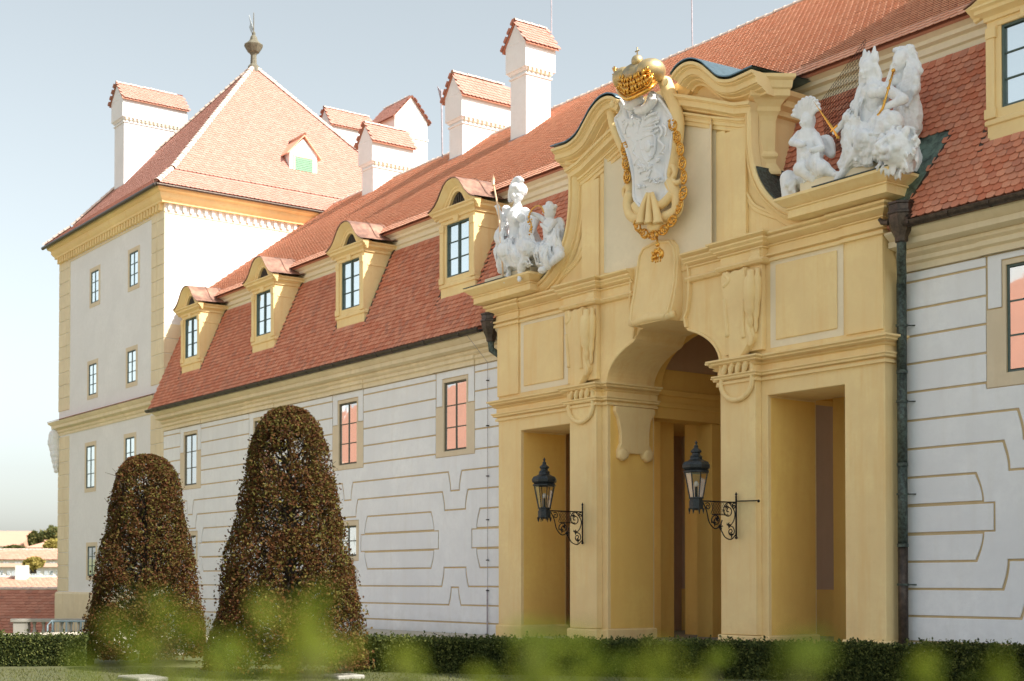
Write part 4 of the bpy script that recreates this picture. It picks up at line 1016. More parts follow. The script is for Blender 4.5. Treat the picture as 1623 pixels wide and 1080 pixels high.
# hanging drapery cartouches on the upper pilasters
def cartouche(s):
    c = C0 + s * 2.96
    o_ = [(-.60, 8.78), (-.42, 8.86), (-.30, 8.80), (-.18, 8.84), (0, 8.82), (.14, 8.86), (.22, 8.84), (.26, 8.6), (.30, 8.0), (.40, 7.5), (.46, 7.25), (.42, 7.12), (.34, 7.05), (.30, 6.98), (.10, 6.78), (-.02, 6.70), (-.10, 6.74), (-.28, 6.70), (-.36, 6.82), (-.36, 7.2), (-.38, 7.6), (-.46, 8.0), (-.56, 8.3), (-.60, 8.55)]
    mb = MB(); n = len(o_); cen = (0, 7.9)
    vs = [(c + x, 23.86, z) for x, z in o_] + [(c + x, 23.76, z) for x, z in o_] + [(c + x * .86, 23.70, 7.8 + (z - 7.8) * .96) for x, z in o_]
    mb.add(vs, [(i, (i + 1) % n, n + (i + 1) % n, n + i) for i in range(n)] + [(n + i, n + (i + 1) % n, 2 * n + (i + 1) % n, 2 * n + i) for i in range(n)] + [tuple(range(2 * n, 3 * n))])
    ca_ = obj('drapery_cartouche', mb, YEL, portal, smooth=radians(40))
    d = MB()
    d.tube(smooth_path([(c + .42, 23.71, 8.72), (c + .44, 23.64, 8.3), (c + .40, 23.68, 7.8), (c + .36, 23.75, 7.4)], 5), [.10] * 3 + [.16] * 5 + [.13] * 3 + [.08] * 3 + [.04] * 2, 10)
    d.tube(smooth_path([(c + .58, 23.75, 8.75), (c + .58, 23.73, 8.3), (c + .50, 23.77, 7.7), (c + .47, 23.80, 7.3)], 5), [.06] * 3 + [.10] * 5 + [.08] * 3 + [.05] * 3 + [.03] * 2, 8)
    d.tube(smooth_path([(c + .20, 23.71, 8.1), (c + .16, 23.71, 7.6), (c + .18, 23.71, 7.2)], 5), .06, 8)
    d.tube(smooth_path([(c + .34, 23.73, 8.1), (c + .30, 23.71, 7.5), (c + .40, 23.71, 7.15), (c + .34, 23.73, 7.02)], 5), .06, 8)
    d.tube(smooth_path([(c - .5, 23.75, 8.8), (c - .30, 23.73, 8.62), (c - .48, 23.73, 8.50)], 5), .06, 8)
    d.tube(smooth_path([(c - .46, 23.73, 8.2), (c - .40, 23.71, 7.8), (c - .34, 23.71, 7.3)], 5), .06, 8)
    obj('drapery_fold', d, YEL, ca_, smooth=4)
    cp = MB(); cp.lathe([(.20, 8.88), (.24, 8.92), (.26, 8.98), (.24, 9.04), (.20, 9.06), (.18, 9.16), (.22, 9.2)], (c + .50, 23.88, 0), 4, None, pi / 4)
    obj('tassel_cap', cp, YEL, ca_, bevel=.01)
    # shell-like apron under the impost
    u = MB(); o2 = [(-.50, 6.68), (-.46, 6.34)] + [(-.50 * cos(t), 6.22 - .42 * sin(t)) for t in [pi * k / 12 for k in range(13)]] + [(.50, 6.68)]
    cx = C0 + s * 2.86
    u.tube([(cx + x, 23.745, z) for x, z in o2], .062, 8); u.tube([(cx - .45, 23.73, 6.34), (cx + .45, 23.73, 6.34)], .05, 8)
    for k in range(4):
        a = -.36 + k * .22; u.tube([(cx + a - .05, 23.72, 6.37), (cx + a + .03, 23.68, 6.52), (cx + a + .07, 23.72, 6.68)], [.04, .075, .06], 8)
    u.xz([(cx + x * .9, z) for x, z in o2], 23.775, 23.80)
    obj('scroll_apron', u, YEL, portal, smooth=radians(60))
sym(cartouche)
# scrolled console on the jambs of the centre passage (faces the passage)
for s in (-1, 1):
    xw = C0 + s * 2.07; dx = -s * .13
    o_ = [(24.18, 6.18), (25.55, 6.18), (25.58, 6.05), (25.42, 5.85), (25.36, 5.5), (25.36, 5.2), (25.50, 5.0), (25.48, 4.82), (25.3, 4.74), (25.14, 4.84), (25.10, 4.95), (24.66, 4.95), (24.62, 4.84), (24.45, 4.74), (24.28, 4.82), (24.26, 5.0), (24.36, 5.2), (24.36, 5.5), (24.28, 5.85), (24.16, 6.05)]
    mb = MB().prism([(xw, y, z) for y, z in o_], (dx, 0, 0))
    for yy in (24.43, 25.31): mb.lathe([(.0, 0), (.13, .0), (.16, .03), (.16, .16), (.10, .19), (.0, .2)], (xw, yy, 4.92), 14, Matrix.Rotation(-s * pi / 2, 4, 'Y'))
    obj('jamb_console', mb, YEL, portal, bevel=.02)
# vestibule behind
for s in (-1, 1):
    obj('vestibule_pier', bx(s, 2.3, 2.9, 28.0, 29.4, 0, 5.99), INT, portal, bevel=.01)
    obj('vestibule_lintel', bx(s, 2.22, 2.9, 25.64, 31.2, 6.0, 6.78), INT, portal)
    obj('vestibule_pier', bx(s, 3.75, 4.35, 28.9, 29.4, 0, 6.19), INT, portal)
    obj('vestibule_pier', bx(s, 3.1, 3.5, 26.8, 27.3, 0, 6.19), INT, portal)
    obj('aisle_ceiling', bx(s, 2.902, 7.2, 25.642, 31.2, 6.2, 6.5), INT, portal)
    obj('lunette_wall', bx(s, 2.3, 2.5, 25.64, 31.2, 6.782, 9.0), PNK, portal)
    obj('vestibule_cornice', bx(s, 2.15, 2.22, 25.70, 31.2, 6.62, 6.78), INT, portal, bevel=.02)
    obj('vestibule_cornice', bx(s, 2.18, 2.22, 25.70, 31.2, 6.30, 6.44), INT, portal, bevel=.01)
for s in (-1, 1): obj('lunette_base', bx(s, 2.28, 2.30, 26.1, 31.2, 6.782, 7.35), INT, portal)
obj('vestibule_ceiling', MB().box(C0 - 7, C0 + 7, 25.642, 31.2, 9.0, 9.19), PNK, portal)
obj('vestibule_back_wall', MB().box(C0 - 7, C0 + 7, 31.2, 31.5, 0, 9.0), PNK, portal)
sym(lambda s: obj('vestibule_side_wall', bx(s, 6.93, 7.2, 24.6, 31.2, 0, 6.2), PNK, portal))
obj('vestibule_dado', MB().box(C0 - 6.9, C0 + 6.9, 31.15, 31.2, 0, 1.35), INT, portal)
obj('vestibule_floor', MB().box(C0 - 7, C0 + 7, 24.0, 31.2, -.3, .03), STO, portal)

# ================================================================== COAT OF ARMS
arms = thing('coat_of_arms', 'white relief shield in an ochre scroll frame under a gilded crown on the portal gable', 'coat of arms', loc=(C0, 23.9, 9.9))
YS = 23.55
def pl(pts, y): return [KY(u, v, y) for u, v in pts]
shp = [(976, 157), (982, 158), (987, 164), (990, 170), (1003, 172), (1014, 172), (1024, 165), (1029, 150), (1035, 147), (1041, 153), (1048, 162), (1055, 172), (1062, 183), (1066, 197), (1064, 222), (1061, 245), (1056, 268), (1055, 284), (1062, 300), (1056, 309), (1046, 318), (1040, 322), (1030, 316), (1022, 322), (1017, 328), (1009, 322), (1004, 310), (1004, 286), (999, 258), (992, 234), (983, 214), (977, 196), (975, 188), (981, 182), (985, 172), (982, 163)]
P = pl(shp, YS)
cx_ = sum(p.x for p in P) / len(P); cz_ = sum(p.z for p in P) / len(P)
mb = MB(); n = len(P); rings = [(1.0, .22), (1.0, .06), (.97, .0), (.90, .015), (.86, .0), (.6, -.10), (.3, -.15)]
for k, (sc_, dy) in enumerate(rings): mb.v += [(cx_ + (p.x - cx_) * sc_, YS + dy, cz_ + (p.z - cz_) * sc_) for p in P]
for k in range(len(rings) - 1): mb.f += [(k * n + i, k * n + (i + 1) % n, (k + 1) * n + (i + 1) % n, (k + 1) * n + i) for i in range(n)]
mb.f.append(tuple(range((len(rings) - 1) * n, len(rings) * n)))
obj('shield', mb, STA, arms, smooth=radians(50))
rim = MB().tube([(p.x, YS + .01, p.z) for p in smooth_path(P + [P[0]], 2)], .045, 6); obj('shield_rim', rim, STA, arms, smooth=4)
# relief charges: eagle, bars, inner shield, horn and foliage
rf = MB()
def S(u, v, off=0.13): q = KY(u, v, YS - off); return q
def rod(uv, r): rf.tube(smooth_path([S(u, v) for u, v in uv], 3), r, 6)
def blob(u, v, a, b): rf.ball(S(u, v), (a, .06, b), 10, 6)
blob(1001, 194, .10, .13); rod([(1001, 186), (999, 181), (1003, 178)], .04)
for k in range(5): rod([(998, 190), (991, 189 + k * 4), (986 + k, 193 + k * 5)], .030); rod([(1004, 190), (1011, 188 + k * 4), (1016 - k, 192 + k * 5)], .030)
rod([(1022, 190), (1030, 183), (1040, 180)], .04); rod([(1024, 200), (1034, 193), (1044, 189)], .04)
for k in range(3): rod([(1020, 216 - k * 7), (1032, 212 - k * 7), (1044, 207 - k * 7)], .03)
ish = [(1016, 222), (1036, 213), (1038, 235), (1034, 248), (1026, 256), (1019, 247), (1016, 236)]
rod(ish + [ish[0]], .035); rod([(1017, 238), (1037, 230)], .03); blob(1027, 232, .12, .16); rod([(1030, 262), (1026, 270), (1034, 262)], .035)
rod([(1046, 200), (1050, 210), (1044, 222), (1052, 232), (1046, 244)], .035); rod([(1050, 196), (1056, 206), (1054, 216)], .03)
rod([(1002, 222), (1008, 232), (1003, 242), (1011, 250), (1005, 262)], .035); rod([(1012, 224), (1006, 216), (1012, 208)], .03)
for k in range(26):
    u = 1006 + random.random() * 44; v = 250 + random.random() * 54 - (u - 1006) * .3
    u0, v0 = u, v
    if (v > 285 and (u < 1008 or u > 1050)): continue
    rod([(u, v), (u + random.uniform(-5, 5), v + random.uniform(-5, 5)), (u + random.uniform(-4, 6), v + random.uniform(-7, 3))], random.uniform(.018, .035))
for k in range(30):
    u = 984 + random.random() * 70; v = 180 + random.random() * 60 - (u - 984) * .35
    if v < 172 or u < 984 + (v - 180) * .25 or u > 1060: continue
    rod([(u, v), (u + random.uniform(-4, 4), v + random.uniform(-4, 4)), (u + random.uniform(-4, 4), v + random.uniform(-6, 3))], random.uniform(.016, .03))
obj('relief', rf, STA, arms, smooth=4, kind='stuff')
# swag of cloth hanging under the crown
sw = MB()
sw.tube(smooth_path([KY(u, v, 23.40) for u, v in ((991, 160), (998, 168), (1006, 166), (1014, 158), (1017, 152))], 4), [.05] * 3 + [.13] * 11 + [.06] * 3, 10)
sw.tube(smooth_path([KY(u, v, 23.36) for u, v in ((1004, 170), (1014, 175), (1026, 171), (1034, 160), (1036, 150))], 4), [.04] * 3 + [.12] * 11 + [.05] * 3, 10)
obj('cloth_swag', sw, STA, arms, smooth=4)
# scroll frame
fr = MB()
def scr(pts, r, y=23.72, seg=10):
    p = smooth_path([KY(u, v, y) for u, v in pts], 4); n = len(p)
    rr = [r * (0.55 + .45 * sin(pi * min(1, (i + 1) / n * 1.0))) if False else r for i in range(n)]
    rr[0] *= .6; rr[-1] *= .4
    fr.tube(p, rr, seg)
fo = [(1052, 125), (1062, 150), (1070, 172), (1074, 196), (1072, 225), (1068, 252), (1063, 274), (1060, 290)]
scr(fo, .17)
scr([(1060, 286), (1068, 302), (1074, 318), (1072, 334), (1062, 342), (1052, 346), (1048, 356), (1040, 362), (1032, 356)], .15, 23.66)
scr([(1062, 278), (1060, 268), (1066, 264), (1070, 274), (1066, 284), (1072, 290), (1080, 286)], .06, 23.62)
scr([(968, 170), (972, 196), (980, 218), (990, 240), (996, 262), (999, 285), (999, 305), (996, 318)], .13)
scr([(1001, 304), (996, 322), (999, 338), (1008, 346), (1018, 344), (1024, 352)], .15, 23.66)
scr([(997, 300), (992, 296), (988, 302), (990, 312), (995, 310), (994, 304)], .05, 23.66)
scr([(1036, 322), (1046, 326), (1058, 316), (1066, 306)], .11, 23.55)
scr([(1006, 322), (1012, 334), (1020, 336)], .12, 23.6)
for u0 in (1022, 1029, 1036): # shell tongue
    pts = [KY(u, v, 23.42) for u, v in ((u0 * .45 + 1031 * .55, 306), (u0 + (u0 - 1029) * .3, 325), (u0 + (u0 - 1029) * .9, 345), (u0 + (u0 - 1029) * 1.0, 354))]
    q = smooth_path(pts, 4); fr.tube(q, [.05 + .09 * i / len(q) for i in range(len(q))], 10)
obj('scroll_frame', fr, YEL, arms, smooth=4)
# crown
cr = MB()
L_ = KY(995, 122, 23.15); R_ = KY(1033, 110, 23.15); O_ = KY(1010, 97, 23.1); base = KY(1012, 143, 23.15)
cr.ball(KY(994, 126, 23.25), (.34, .40, .30), 20, 12, Matrix.Rotation(radians(15), 4, 'Y')); cr.ball(KY(1031, 114, 23.25), (.36, .40, .30), 20, 12, Matrix.Rotation(radians(-15), 4, 'Y'))
cr.ball(KY(1012, 122, 23.3), (.50, .42, .34), 20, 12)
obj('crown_cap', cr, GLW, arms, smooth=4)
ob = MB().ball(O_, .15, 16, 10); ob.lathe([(.14, -.25), (.10, -.20), (.06, -.12)], O_, 12)
ob.tube([O_ + Vector((0, 0, .12)), O_ + Vector((0, 0, .34))], .018, 6); ob.tube([O_ + Vector((-.07, 0, .25)), O_ + Vector((.07, 0, .25))], .018, 6)
obj('orb', ob, GLW, arms, smooth=4)
bd = MB()
rimp = [KY(u, v, 23.0 + d) for u, v, d in ((979, 139, .35), (981, 146, .15), (987, 153, .02), (995, 157, -.05), (1005, 154, -.08), (1015, 149, -.05), (1025, 144, 0), (1033, 138, .1), (1039, 131, .3))]
rp = smooth_path(rimp, 4)
bd.tube(rp, .055, 8)
hb = Vector((.0, .03, .36)); bd.add(rp + [p + hb for p in rp], [(i, i + 1, len(rp) + i + 1, len(rp) + i) for i in range(len(rp) - 1)])
bd.tube([p + hb * .28 for p in rp], .03, 6)
obj('crown_band', bd, GLD, arms, smooth=radians(60))
lf = MB()
for i, p in enumerate(rp):
    for k in range(3):
        c = p + Vector((random.uniform(-.05, .05), -.05, .12 + k * .13)); a = random.uniform(-.6, .6)
        lf.tube(smooth_path([c, c + Vector((.05 * sin(a) + .05, -.07, .06)), c + Vector((.11 * sin(a), -.05, .13)), c + Vector((.05 * sin(a) - .05, -.02, .10))], 3), [.03] * 4 + [.024] * 3 + [.018] * 3, 6)
        lf.ball(c + Vector((random.uniform(-.05, .05), -.03, random.uniform(-.03, .03))), random.uniform(.018, .04), 6, 5)
for cx2, cz2, r2 in ((1027, 127, .14), (1000, 138, .10)):
    c = KY(cx2, cz2, 22.95); lf.tube([c + Vector((r2 * cos(t), 0, r2 * sin(t))) for t in [2 * pi * k / 14 for k in range(14)]], .035, 6, True)
obj('crown_foliage', lf, GLD, arms, smooth=4)
# gold chain collar
def link(M_s):
    m = MB(); w, h = .105, .16
    m.tube([(w * cos(t) * (1 - .25 * abs(sin(t)) ** 3), 0, h * sin(t)) for t in [2 * pi * k / 14 for k in range(14)]], .024, 6, True)
    m.tube([(.04 * cos(t), -.02, .04 * sin(t) + .02) for t in [2 * pi * k / 10 for k in range(10)]], .022, 5, True)
    m.tube([(-.07, -.02, -.15), (0, -.04, -.13), (.07, -.02, -.15)], .022, 5); m.tube([(-.07, -.02, .15), (0, -.04, .13), (.07, -.02, .15)], .02, 5)
    for x, z in ((-.08, 0), (.08, 0), (0, .13), (0, -.13), (.05, .08), (-.05, -.08)): m.ball((x, -.03, z), .028, 6, 5)
    return m
lm = link(0); lme = bpy.data.meshes.new('chain_link'); lme.from_pydata([tuple(v) for v in lm.v], [], lm.f); lme.materials.append(GLD)
lme.polygons.foreach_set('use_smooth', [True] * len(lme.polygons))
ch = [(1066, 198), (1071, 212), (1076, 228), (1080, 246), (1082, 264), (1084, 284), (1083, 304), (1079, 322), (1072, 340), (1061, 356), (1049, 367), (1036, 373), (1024, 372), (1014, 364), (1006, 352)]
cl = [(990, 236), (991, 250), (993, 265), (994, 282)]
for C_ in (ch, cl):
    pth = smooth_path([KY(u, v, 23.56) for u, v in C_], 8); acc = 0; last = None; nxt = 0
    for i in range(len(pth) - 1):
        seg = (pth[i + 1] - pth[i]).length
        if acc >= nxt:
            t = (pth[i + 1] - pth[i]).normalized(); ang = math.atan2(t.x, t.z)
            inst('chain_link', lme, arms, Matrix.Translation(pth[i]) @ Matrix.Rotation(ang, 4, 'Y') @ Matrix.Rotation(random.uniform(-.3, .3), 4, 'Z')); nxt += .36
        acc += seg
pd = MB(); c = KY(1043, 404, 23.4)
pd.tube([KY(1041, 376, 23.5), KY(1042, 390, 23.4)], .03, 6); pd.ball(KY(1042, 388, 23.42), (.07, .05, .06), 8, 6)
pd.tube([c + Vector((.13 * cos(t), 0, .10 * sin(t))) for t in [radians(-50 + 28 * k) for k in range(11)]], .065, 8)
pd.ball(c + Vector((-.13, -.04, -.06)), .06, 8, 6); pd.ball(c + Vector((-.15, -.05, -.13)), .035, 6, 5)
for q in range(34): a = random.uniform(-.6, 3.8); pd.ball(c + Vector((.13 * cos(a), random.uniform(-.07, 0), .11 * sin(a))) + Vector((random.uniform(-.04, .04), 0, random.uniform(-.05, .05))), random.uniform(.018, .036), 6, 4)
for x in (-.08, .0, .09): pd.tube([c + Vector((x, 0, -.06)), c + Vector((x + .01, -.02, -.19))], .02, 6)
obj('ram_pendant', pd, GLD, arms, smooth=4)

# ================================================================== STATUES
def sculpt(name, mb, parent=None, voxel=.026, disp=.035, dsize=.16, fine=.012):
    if getattr(mb, 'cl', None) is not None and mb.cl.v:
        sculpt('drapery', mb.cl, parent, .021, .036, .16, .012)
    cloth = name == 'drapery'; disp = disp if cloth else .008
    me = bpy.data.meshes.new(name); me.from_pydata([tuple(v) for v in mb.v], [], mb.f); me.materials.append(STA)
    o = bpy.data.objects.new(name, me); COL.objects.link(o)
    if parent: setp(o, parent)
    r = o.modifiers.new('remesh', 'REMESH'); r.mode = 'VOXEL'; r.voxel_size = voxel * .82; r.use_smooth_shade = True
    sm = o.modifiers.new('soften', 'SMOOTH'); sm.iterations = 2; sm.factor = .5
    for nm, st, sz in ((('folds', disp, dsize), ('chisel', fine, .04)) if cloth else (('chisel', .008, .05),)):
        t = bpy.data.textures.get(nm + name) or bpy.data.textures.new(nm + name, 'MARBLE' if nm == 'folds' else 'CLOUDS'); t.noise_scale = sz * (2.2 if nm == 'folds' else 1); t.noise_depth = 2
        if nm == 'folds': t.turbulence = 6; t.marble_type = 'SOFT'
        d = o.modifiers.new(nm, 'DISPLACE'); d.texture = t; d.strength = st * 2; d.mid_level = .5; d.texture_coords = 'GLOBAL'
    return o
class FIG(MB):
    def __init__(s, top=True):
        super().__init__(); s.cl = FIG(False) if top else None
    def cap(s, a, b, ra, rb, y0=None, y1=None): return s.capsule(a, b, ra, rb, 12)
def head(m, c, r, face=Vector((0, -1, 0)), hair=True):
    """egg-shaped head with brow, nose, lips, chin and ears, turned towards `face`"""
    f = Vector(face).normalized(); sd = f.cross(Vector((0, 0, 1))).normalized()
    m.ball(c, (r * .86, r * .92, r * 1.12), 14, 10); m.ball(c + f * r * .22 + Vector((0, 0, -r * .62)), r * .50, 10, 8)
    m.capsule(c + f * r * .84 + Vector((0, 0, r * .10)), c + f * r * 1.10 + Vector((0, 0, -r * .22)), r * .09, r * .15, 8)
    for q in (-1, 1):
        m.capsule(c + f * r * .80 + sd * q * r * .15 + Vector((0, 0, r * .24)), c + f * r * .70 + sd * q * r * .48 + Vector((0, 0, r * .20)), r * .13, r * .11, 8)
        m.ball(c + f * r * .66 + sd * q * r * .42 + Vector((0, 0, -r * .28)), r * .24, 8, 6)
        m.ball(c + f * r * .78 + sd * q * r * .30 + Vector((0, 0, r * .02)), r * .11, 8, 6)
        m.ball(c + sd * q * r * .86 + Vector((0, 0, -r * .05)), (r * .15, r * .18, r * .24), 8, 6)
    m.capsule(c + f * r * .86 + sd * r * .17 + Vector((0, 0, -r * .45)), c + f * r * .86 - sd * r * .17 + Vector((0, 0, -r * .45)), r * .10, r * .10, 8)
    m.ball(c + f * r * .70 + Vector((0, 0, -r * .80)), r * .20, 8, 6)
def hand(m, c, d, r=.045):
    """palm with five bent fingers closing round a held shaft"""
    d = Vector(d).normalized(); s = d.cross(Vector((0, 0, 1))).normalized() if abs(d.z) < .95 else Vector((1, 0, 0)); u = s.cross(d)
    m.ball(c, (r * 1.2, r * 1.0, r * 1.3), 10, 8)
    for k in range(4):
        o_ = u * (r * (.9 - .62 * k)); L = r * (1.5 + .25 * (1.5 - abs(k - 1.5)))
        a = c + o_ + d * r * .6; b = a + d * L * .6 + s * r * .35; e = b + s * r * .9 - d * r * .15
        m.capsule(a, b, r * .34, r * .30, 6); m.capsule(b, e, r * .30, r * .24, 6)
    a = c + u * r * .8; b = a + u * r * .5 + s * r * .8; m.capsule(a, b, r * .36, r * .28, 6)
def folds(m, A, Bp, k, r, sway=.06):
    m = m.cl; k = int(k * 1.7); r = r * .62
    """k drapery ridges running from points round A to points round B"""
    for i in range(k):
        t = (i + .5) / k; a = A[0].lerp(A[1], t); b = Bp[0].lerp(Bp[1], t); mid = a.lerp(b, .5) + Vector((random.uniform(-sway, sway), -random.uniform(.02, .10), random.uniform(-sway, sway)))
        o_ = Vector((0, -.07, 0)); p = smooth_path([a + o_ * .6, mid + o_, b + o_ * .6], 4); m.tube(p, [r * (.6 + .5 * j / len(p)) for j in range(len(p))], 8); m.ball(b, r * 1.05, 8, 6)

# --- right group: seated crowned figure with sword and sceptre, lion at the knee
YR = 23.95
st1 = thing('seated_statue', 'white statue of crowned woman holding gilded sword and sceptre above a lion head', 'statue', loc=tuple(KY(1376, 275, YR)))
K = lambda u, v, dy=0.0: KY(u, v, YR + dy)
m = FIG()
pelv = K(1382, 205, -.05); chest = K(1388, 150, -.1); neck = K(1380, 128, -.1); hd = K(1376, 110, -.12)
m.cap(pelv, K(1384, 175, -.08), .34, .25); m.cl.cap(K(1384, 175, -.08), chest, .25, .30); m.cap(chest, neck, .24, .10); m.cap(neck, hd, .10, .11)
head(m, hd, .205, Vector((-.15, -.95, -.25)))
m.ball(K(1398, 146, -.3), .13); m.ball(K(1384, 148, -.33), .13)
for du, dv, h in ((-7, -12, .30), (0, -11, .22), (9, -12, .28), (-12, 0, .14), (13, 0, .14)): m.cap(hd + Vector((du / 75, .02, .16 + .02 * 0)), hd + Vector((du / 60, .03, .16 + h)), .09, .03)
for k in range(9):   # hair locks
    a = pi * (k / 8); p0 = hd + Vector((.2 * cos(a), .02, .14 * sin(a))); m.tube(smooth_path([p0, p0 + Vector((.06 * cos(a), .05, -.18)), p0 + Vector((.03 * cos(a), .06, -.36))], 3), [.055] * 4 + [.045] * 3, 6)
shl = K(1368, 143, -.05); elb = K(1357, 176, -.2); hnl = K(1325, 207, -.35)
m.cap(shl, elb, .14, .115); m.cap(elb, hnl, .115, .06); hand(m, hnl, (-1, -.2, -.1), .06)
folds(m, (K(1352, 165, -.2), K(1368, 190, -.25)), (K(1345, 196, -.3), K(1357, 200, -.25)), 4, .06)
shr = K(1402, 140, -.1); elr = K(1432, 158, -.25); hnr = K(1399, 172, -.45)
m.cap(shr, elr, .13, .11); m.cap(elr, hnr, .11, .06); hand(m, hnr, (-1, -.4, 0), .06)
kl = K(1372, 222, -.55); kr = K(1412, 196, -.5)
m.cl.cap(pelv, kl, .26, .20); m.cl.cap(pelv, kr, .30, .24); m.cl.cap(kl, K(1338, 272, -.35), .21, .10); m.cap(K(1338, 272, -.35), K(1326, 284, -.45), .10, .06)
m.cl.cap(kr, K(1396, 245, -.35), .22, .16)
folds(m, (K(1362, 190, -.3), K(1404, 196, -.5)), (K(1338, 262, -.35), K(1384, 262, -.45)), 8, .085)
folds(m, (K(1400, 178, -.4), K(1426, 190, -.4)), (K(1366, 250, -.5), K(1396, 240, -.5)), 5, .075)
m.cl.cap(K(1350, 255, -.1), K(1400, 245, 0), .30, .30); m.cl.cap(K(1345, 268, -.2), K(1375, 262, -.1), .2, .25)
folds(m, (K(1366, 150, -.2), K(1374, 150, -.3)), (K(1352, 200, -.3), K(1368, 205, -.4)), 4, .06)
folds(m, (K(1395, 175, -.3), K(1410, 178, -.4)), (K(1380, 215, -.6), K(1424, 215, -.55)), 6, .07)
m.cl.cap(K(1360, 170, 0), K(1352, 225, -.1), .16, .28); m.cl.cap(K(1356, 225, -.2), K(1346, 262, -.25), .26, .24)
folds(m, (K(1348, 190, -.25), K(1362, 205, -.35)), (K(1336, 250, -.4), K(1362, 258, -.5)), 5, .075)
# lion head with mane
lh = K(1420, 236, -.62)
m.ball(lh, (.34, .34, .36), 16, 12); m.ball(lh + Vector((-.03, -.30, -.10)), (.15, .22, .12), 12, 8); m.ball(lh + Vector((-.03, -.34, -.25)), (.10, .12, .06), 10, 8); m.capsule(lh + Vector((-.03, -.36, .12)), lh + Vector((-.03, -.52, -.02)), .06, .075, 8); m.capsule(lh + Vector((-.2, -.28, .17)), lh + Vector((-.07, -.36, .13)), .06, .05, 8); m.capsule(lh + Vector((.14, -.28, .17)), lh + Vector((.01, -.36, .13)), .06, .05, 8)
for q in (-1, 1): m.ball(lh + Vector((q * .13 - .03, -.32, .07)), .04, 8, 6); m.ball(lh + Vector((q * .09 - .03, -.46, -.13)), (.10, .09, .08), 8, 6); m.ball(lh + Vector((q * .30, -.06, .27)), (.10, .06, .12), 8, 6); m.ball(lh + Vector((q * .20, -.22, -.06)), .10, 8, 6)
for k in range(90):
    a = random.uniform(0, 2 * pi); rr = random.uniform(.30, .46); p0 = lh + Vector((rr * cos(a), random.uniform(-.05, .22), rr * sin(a)))
    m.tube(smooth_path([p0, p0 + Vector((.06 * cos(a) + .02, -.07, .05 * sin(a) - .04)), p0 + Vector((.11 * cos(a), -.03, .10 * sin(a) - .12))], 3), [.035] * 3 + [.035] * 2 + [.016] * 2, 6)
m.cap(lh + Vector((.1, .1, -.1)), K(1436, 262, -.1), .30, .20); m.cap(K(1400, 262, -.4), K(1392, 268, -.5), .10, .08)
sculpt('body', m, st1, .027, .03, .14)
def blade(a, b, w, parent, name, mat_):
    d = (b - a); s = d.cross(Vector((0, 1, 0))).normalized() * w; t = Vector((0, .012, 0)); mb = MB()
    mb.add([a - s - t * 0, a + t, a + s, a - t, b + Vector((0, 0, 0))], [(0, 1, 4), (1, 2, 4), (2, 3, 4), (3, 0, 4), (0, 3, 2, 1)])
    return mb
sw = blade(K(1320, 205, -.4), K(1288, 159, -.45), .035, st1, 'sword', GLD)
sw.tube([K(1317, 209, -.4), K(1327, 199, -.4)], .022, 6); sw.tube([K(1320, 204, -.4), K(1327, 217, -.38)], .026, 6); sw.ball(K(1328, 218, -.38), .04, 8, 6)
obj('sword', sw, GLD, st1, smooth=radians(30))
sc = MB().tube([K(1393, 182, -.5), K(1399, 172, -.5), K(1416, 113, -.4)], [.03, .028, .022], 8)
for u, v, r in ((1416, 112, .045), (1408, 140, .04), (1402, 160, .035), (1393, 183, .05), (1411, 128, .03)): sc.ball(K(u, v, -.5 + (183 - v) * .0014), r, 8, 6)
obj('sceptre', sc, GLD, st1, smooth=4)
# veiled companion behind
st2 = thing('veiled_statue', 'white statue with billowing veil leaning behind the crowned woman at right corner', 'statue', loc=tuple(KY(1440, 262, YR + .4)))
m = FIG(); Y2 = .35
hd = K(1428, 96, Y2 - .15)
m.cl.cap(K(1438, 200, Y2), K(1436, 150, Y2), .32, .26); m.cap(K(1436, 150, Y2), K(1431, 118, Y2 - .05), .24, .12); m.cap(K(1431, 118, Y2 - .05), hd, .12, .12)
head(m, hd, .20, Vector((-.6, -.75, -.35)))
vv = smooth_path([K(u, v, Y2) for u, v in ((1420, 84), (1430, 74), (1445, 80), (1456, 98), (1456, 125), (1452, 150), (1446, 175))], 4)
m.cl.tube(vv, [.07 + .02 * sin(i) for i in range(len(vv))], 8)
vv = smooth_path([K(u, v, Y2 + .08) for u, v in ((1430, 80), (1446, 86), (1454, 104), (1452, 126), (1444, 148), (1436, 168))], 4); m.cl.tube(vv, [.11 - .05 * i / len(vv) for i in range(len(vv))], 10)
for k in range(7):
    vv = smooth_path([K(1428 + k * 4, 80 + k * 2, Y2 - .1 + .04 * k), K(1440 + k * 3, 100 + k * 4, Y2 - .12), K(1438 + k * 2.4, 128 + k * 3, Y2 - .15), K(1426 + k * 2.5, 160 + k * 2, Y2 - .2)], 4); m.cl.tube([q + Vector((0, -.06, 0)) for q in vv], [.05] * len(vv), 6)
vv = smooth_path([K(u, v, Y2 - .05) for u, v in ((1422, 82), (1436, 84), (1441, 104), (1442, 130), (1434, 160), (1428, 180))], 4); m.cl.tube(vv, [.08] * len(vv), 8)
m.cap(K(1424, 124, Y2 - .1), K(1408, 134, Y2 - .3), .11, .09); m.cap(K(1408, 134, Y2 - .3), K(1414, 110, Y2 - .45), .08, .055); hand(m, K(1415, 107, Y2 - .45), (.1, -.3, 1), .05)
folds(m, (K(1424, 150, Y2 - .25), K(1446, 150, Y2)), (K(1426, 215, Y2 - .3), K(1448, 220, Y2)), 5, .075)
m.cl.cap(K(1436, 200, Y2 + .1), K(1438, 262, Y2), .26, .30)
sculpt('body', m, st2, .027, .03, .14)
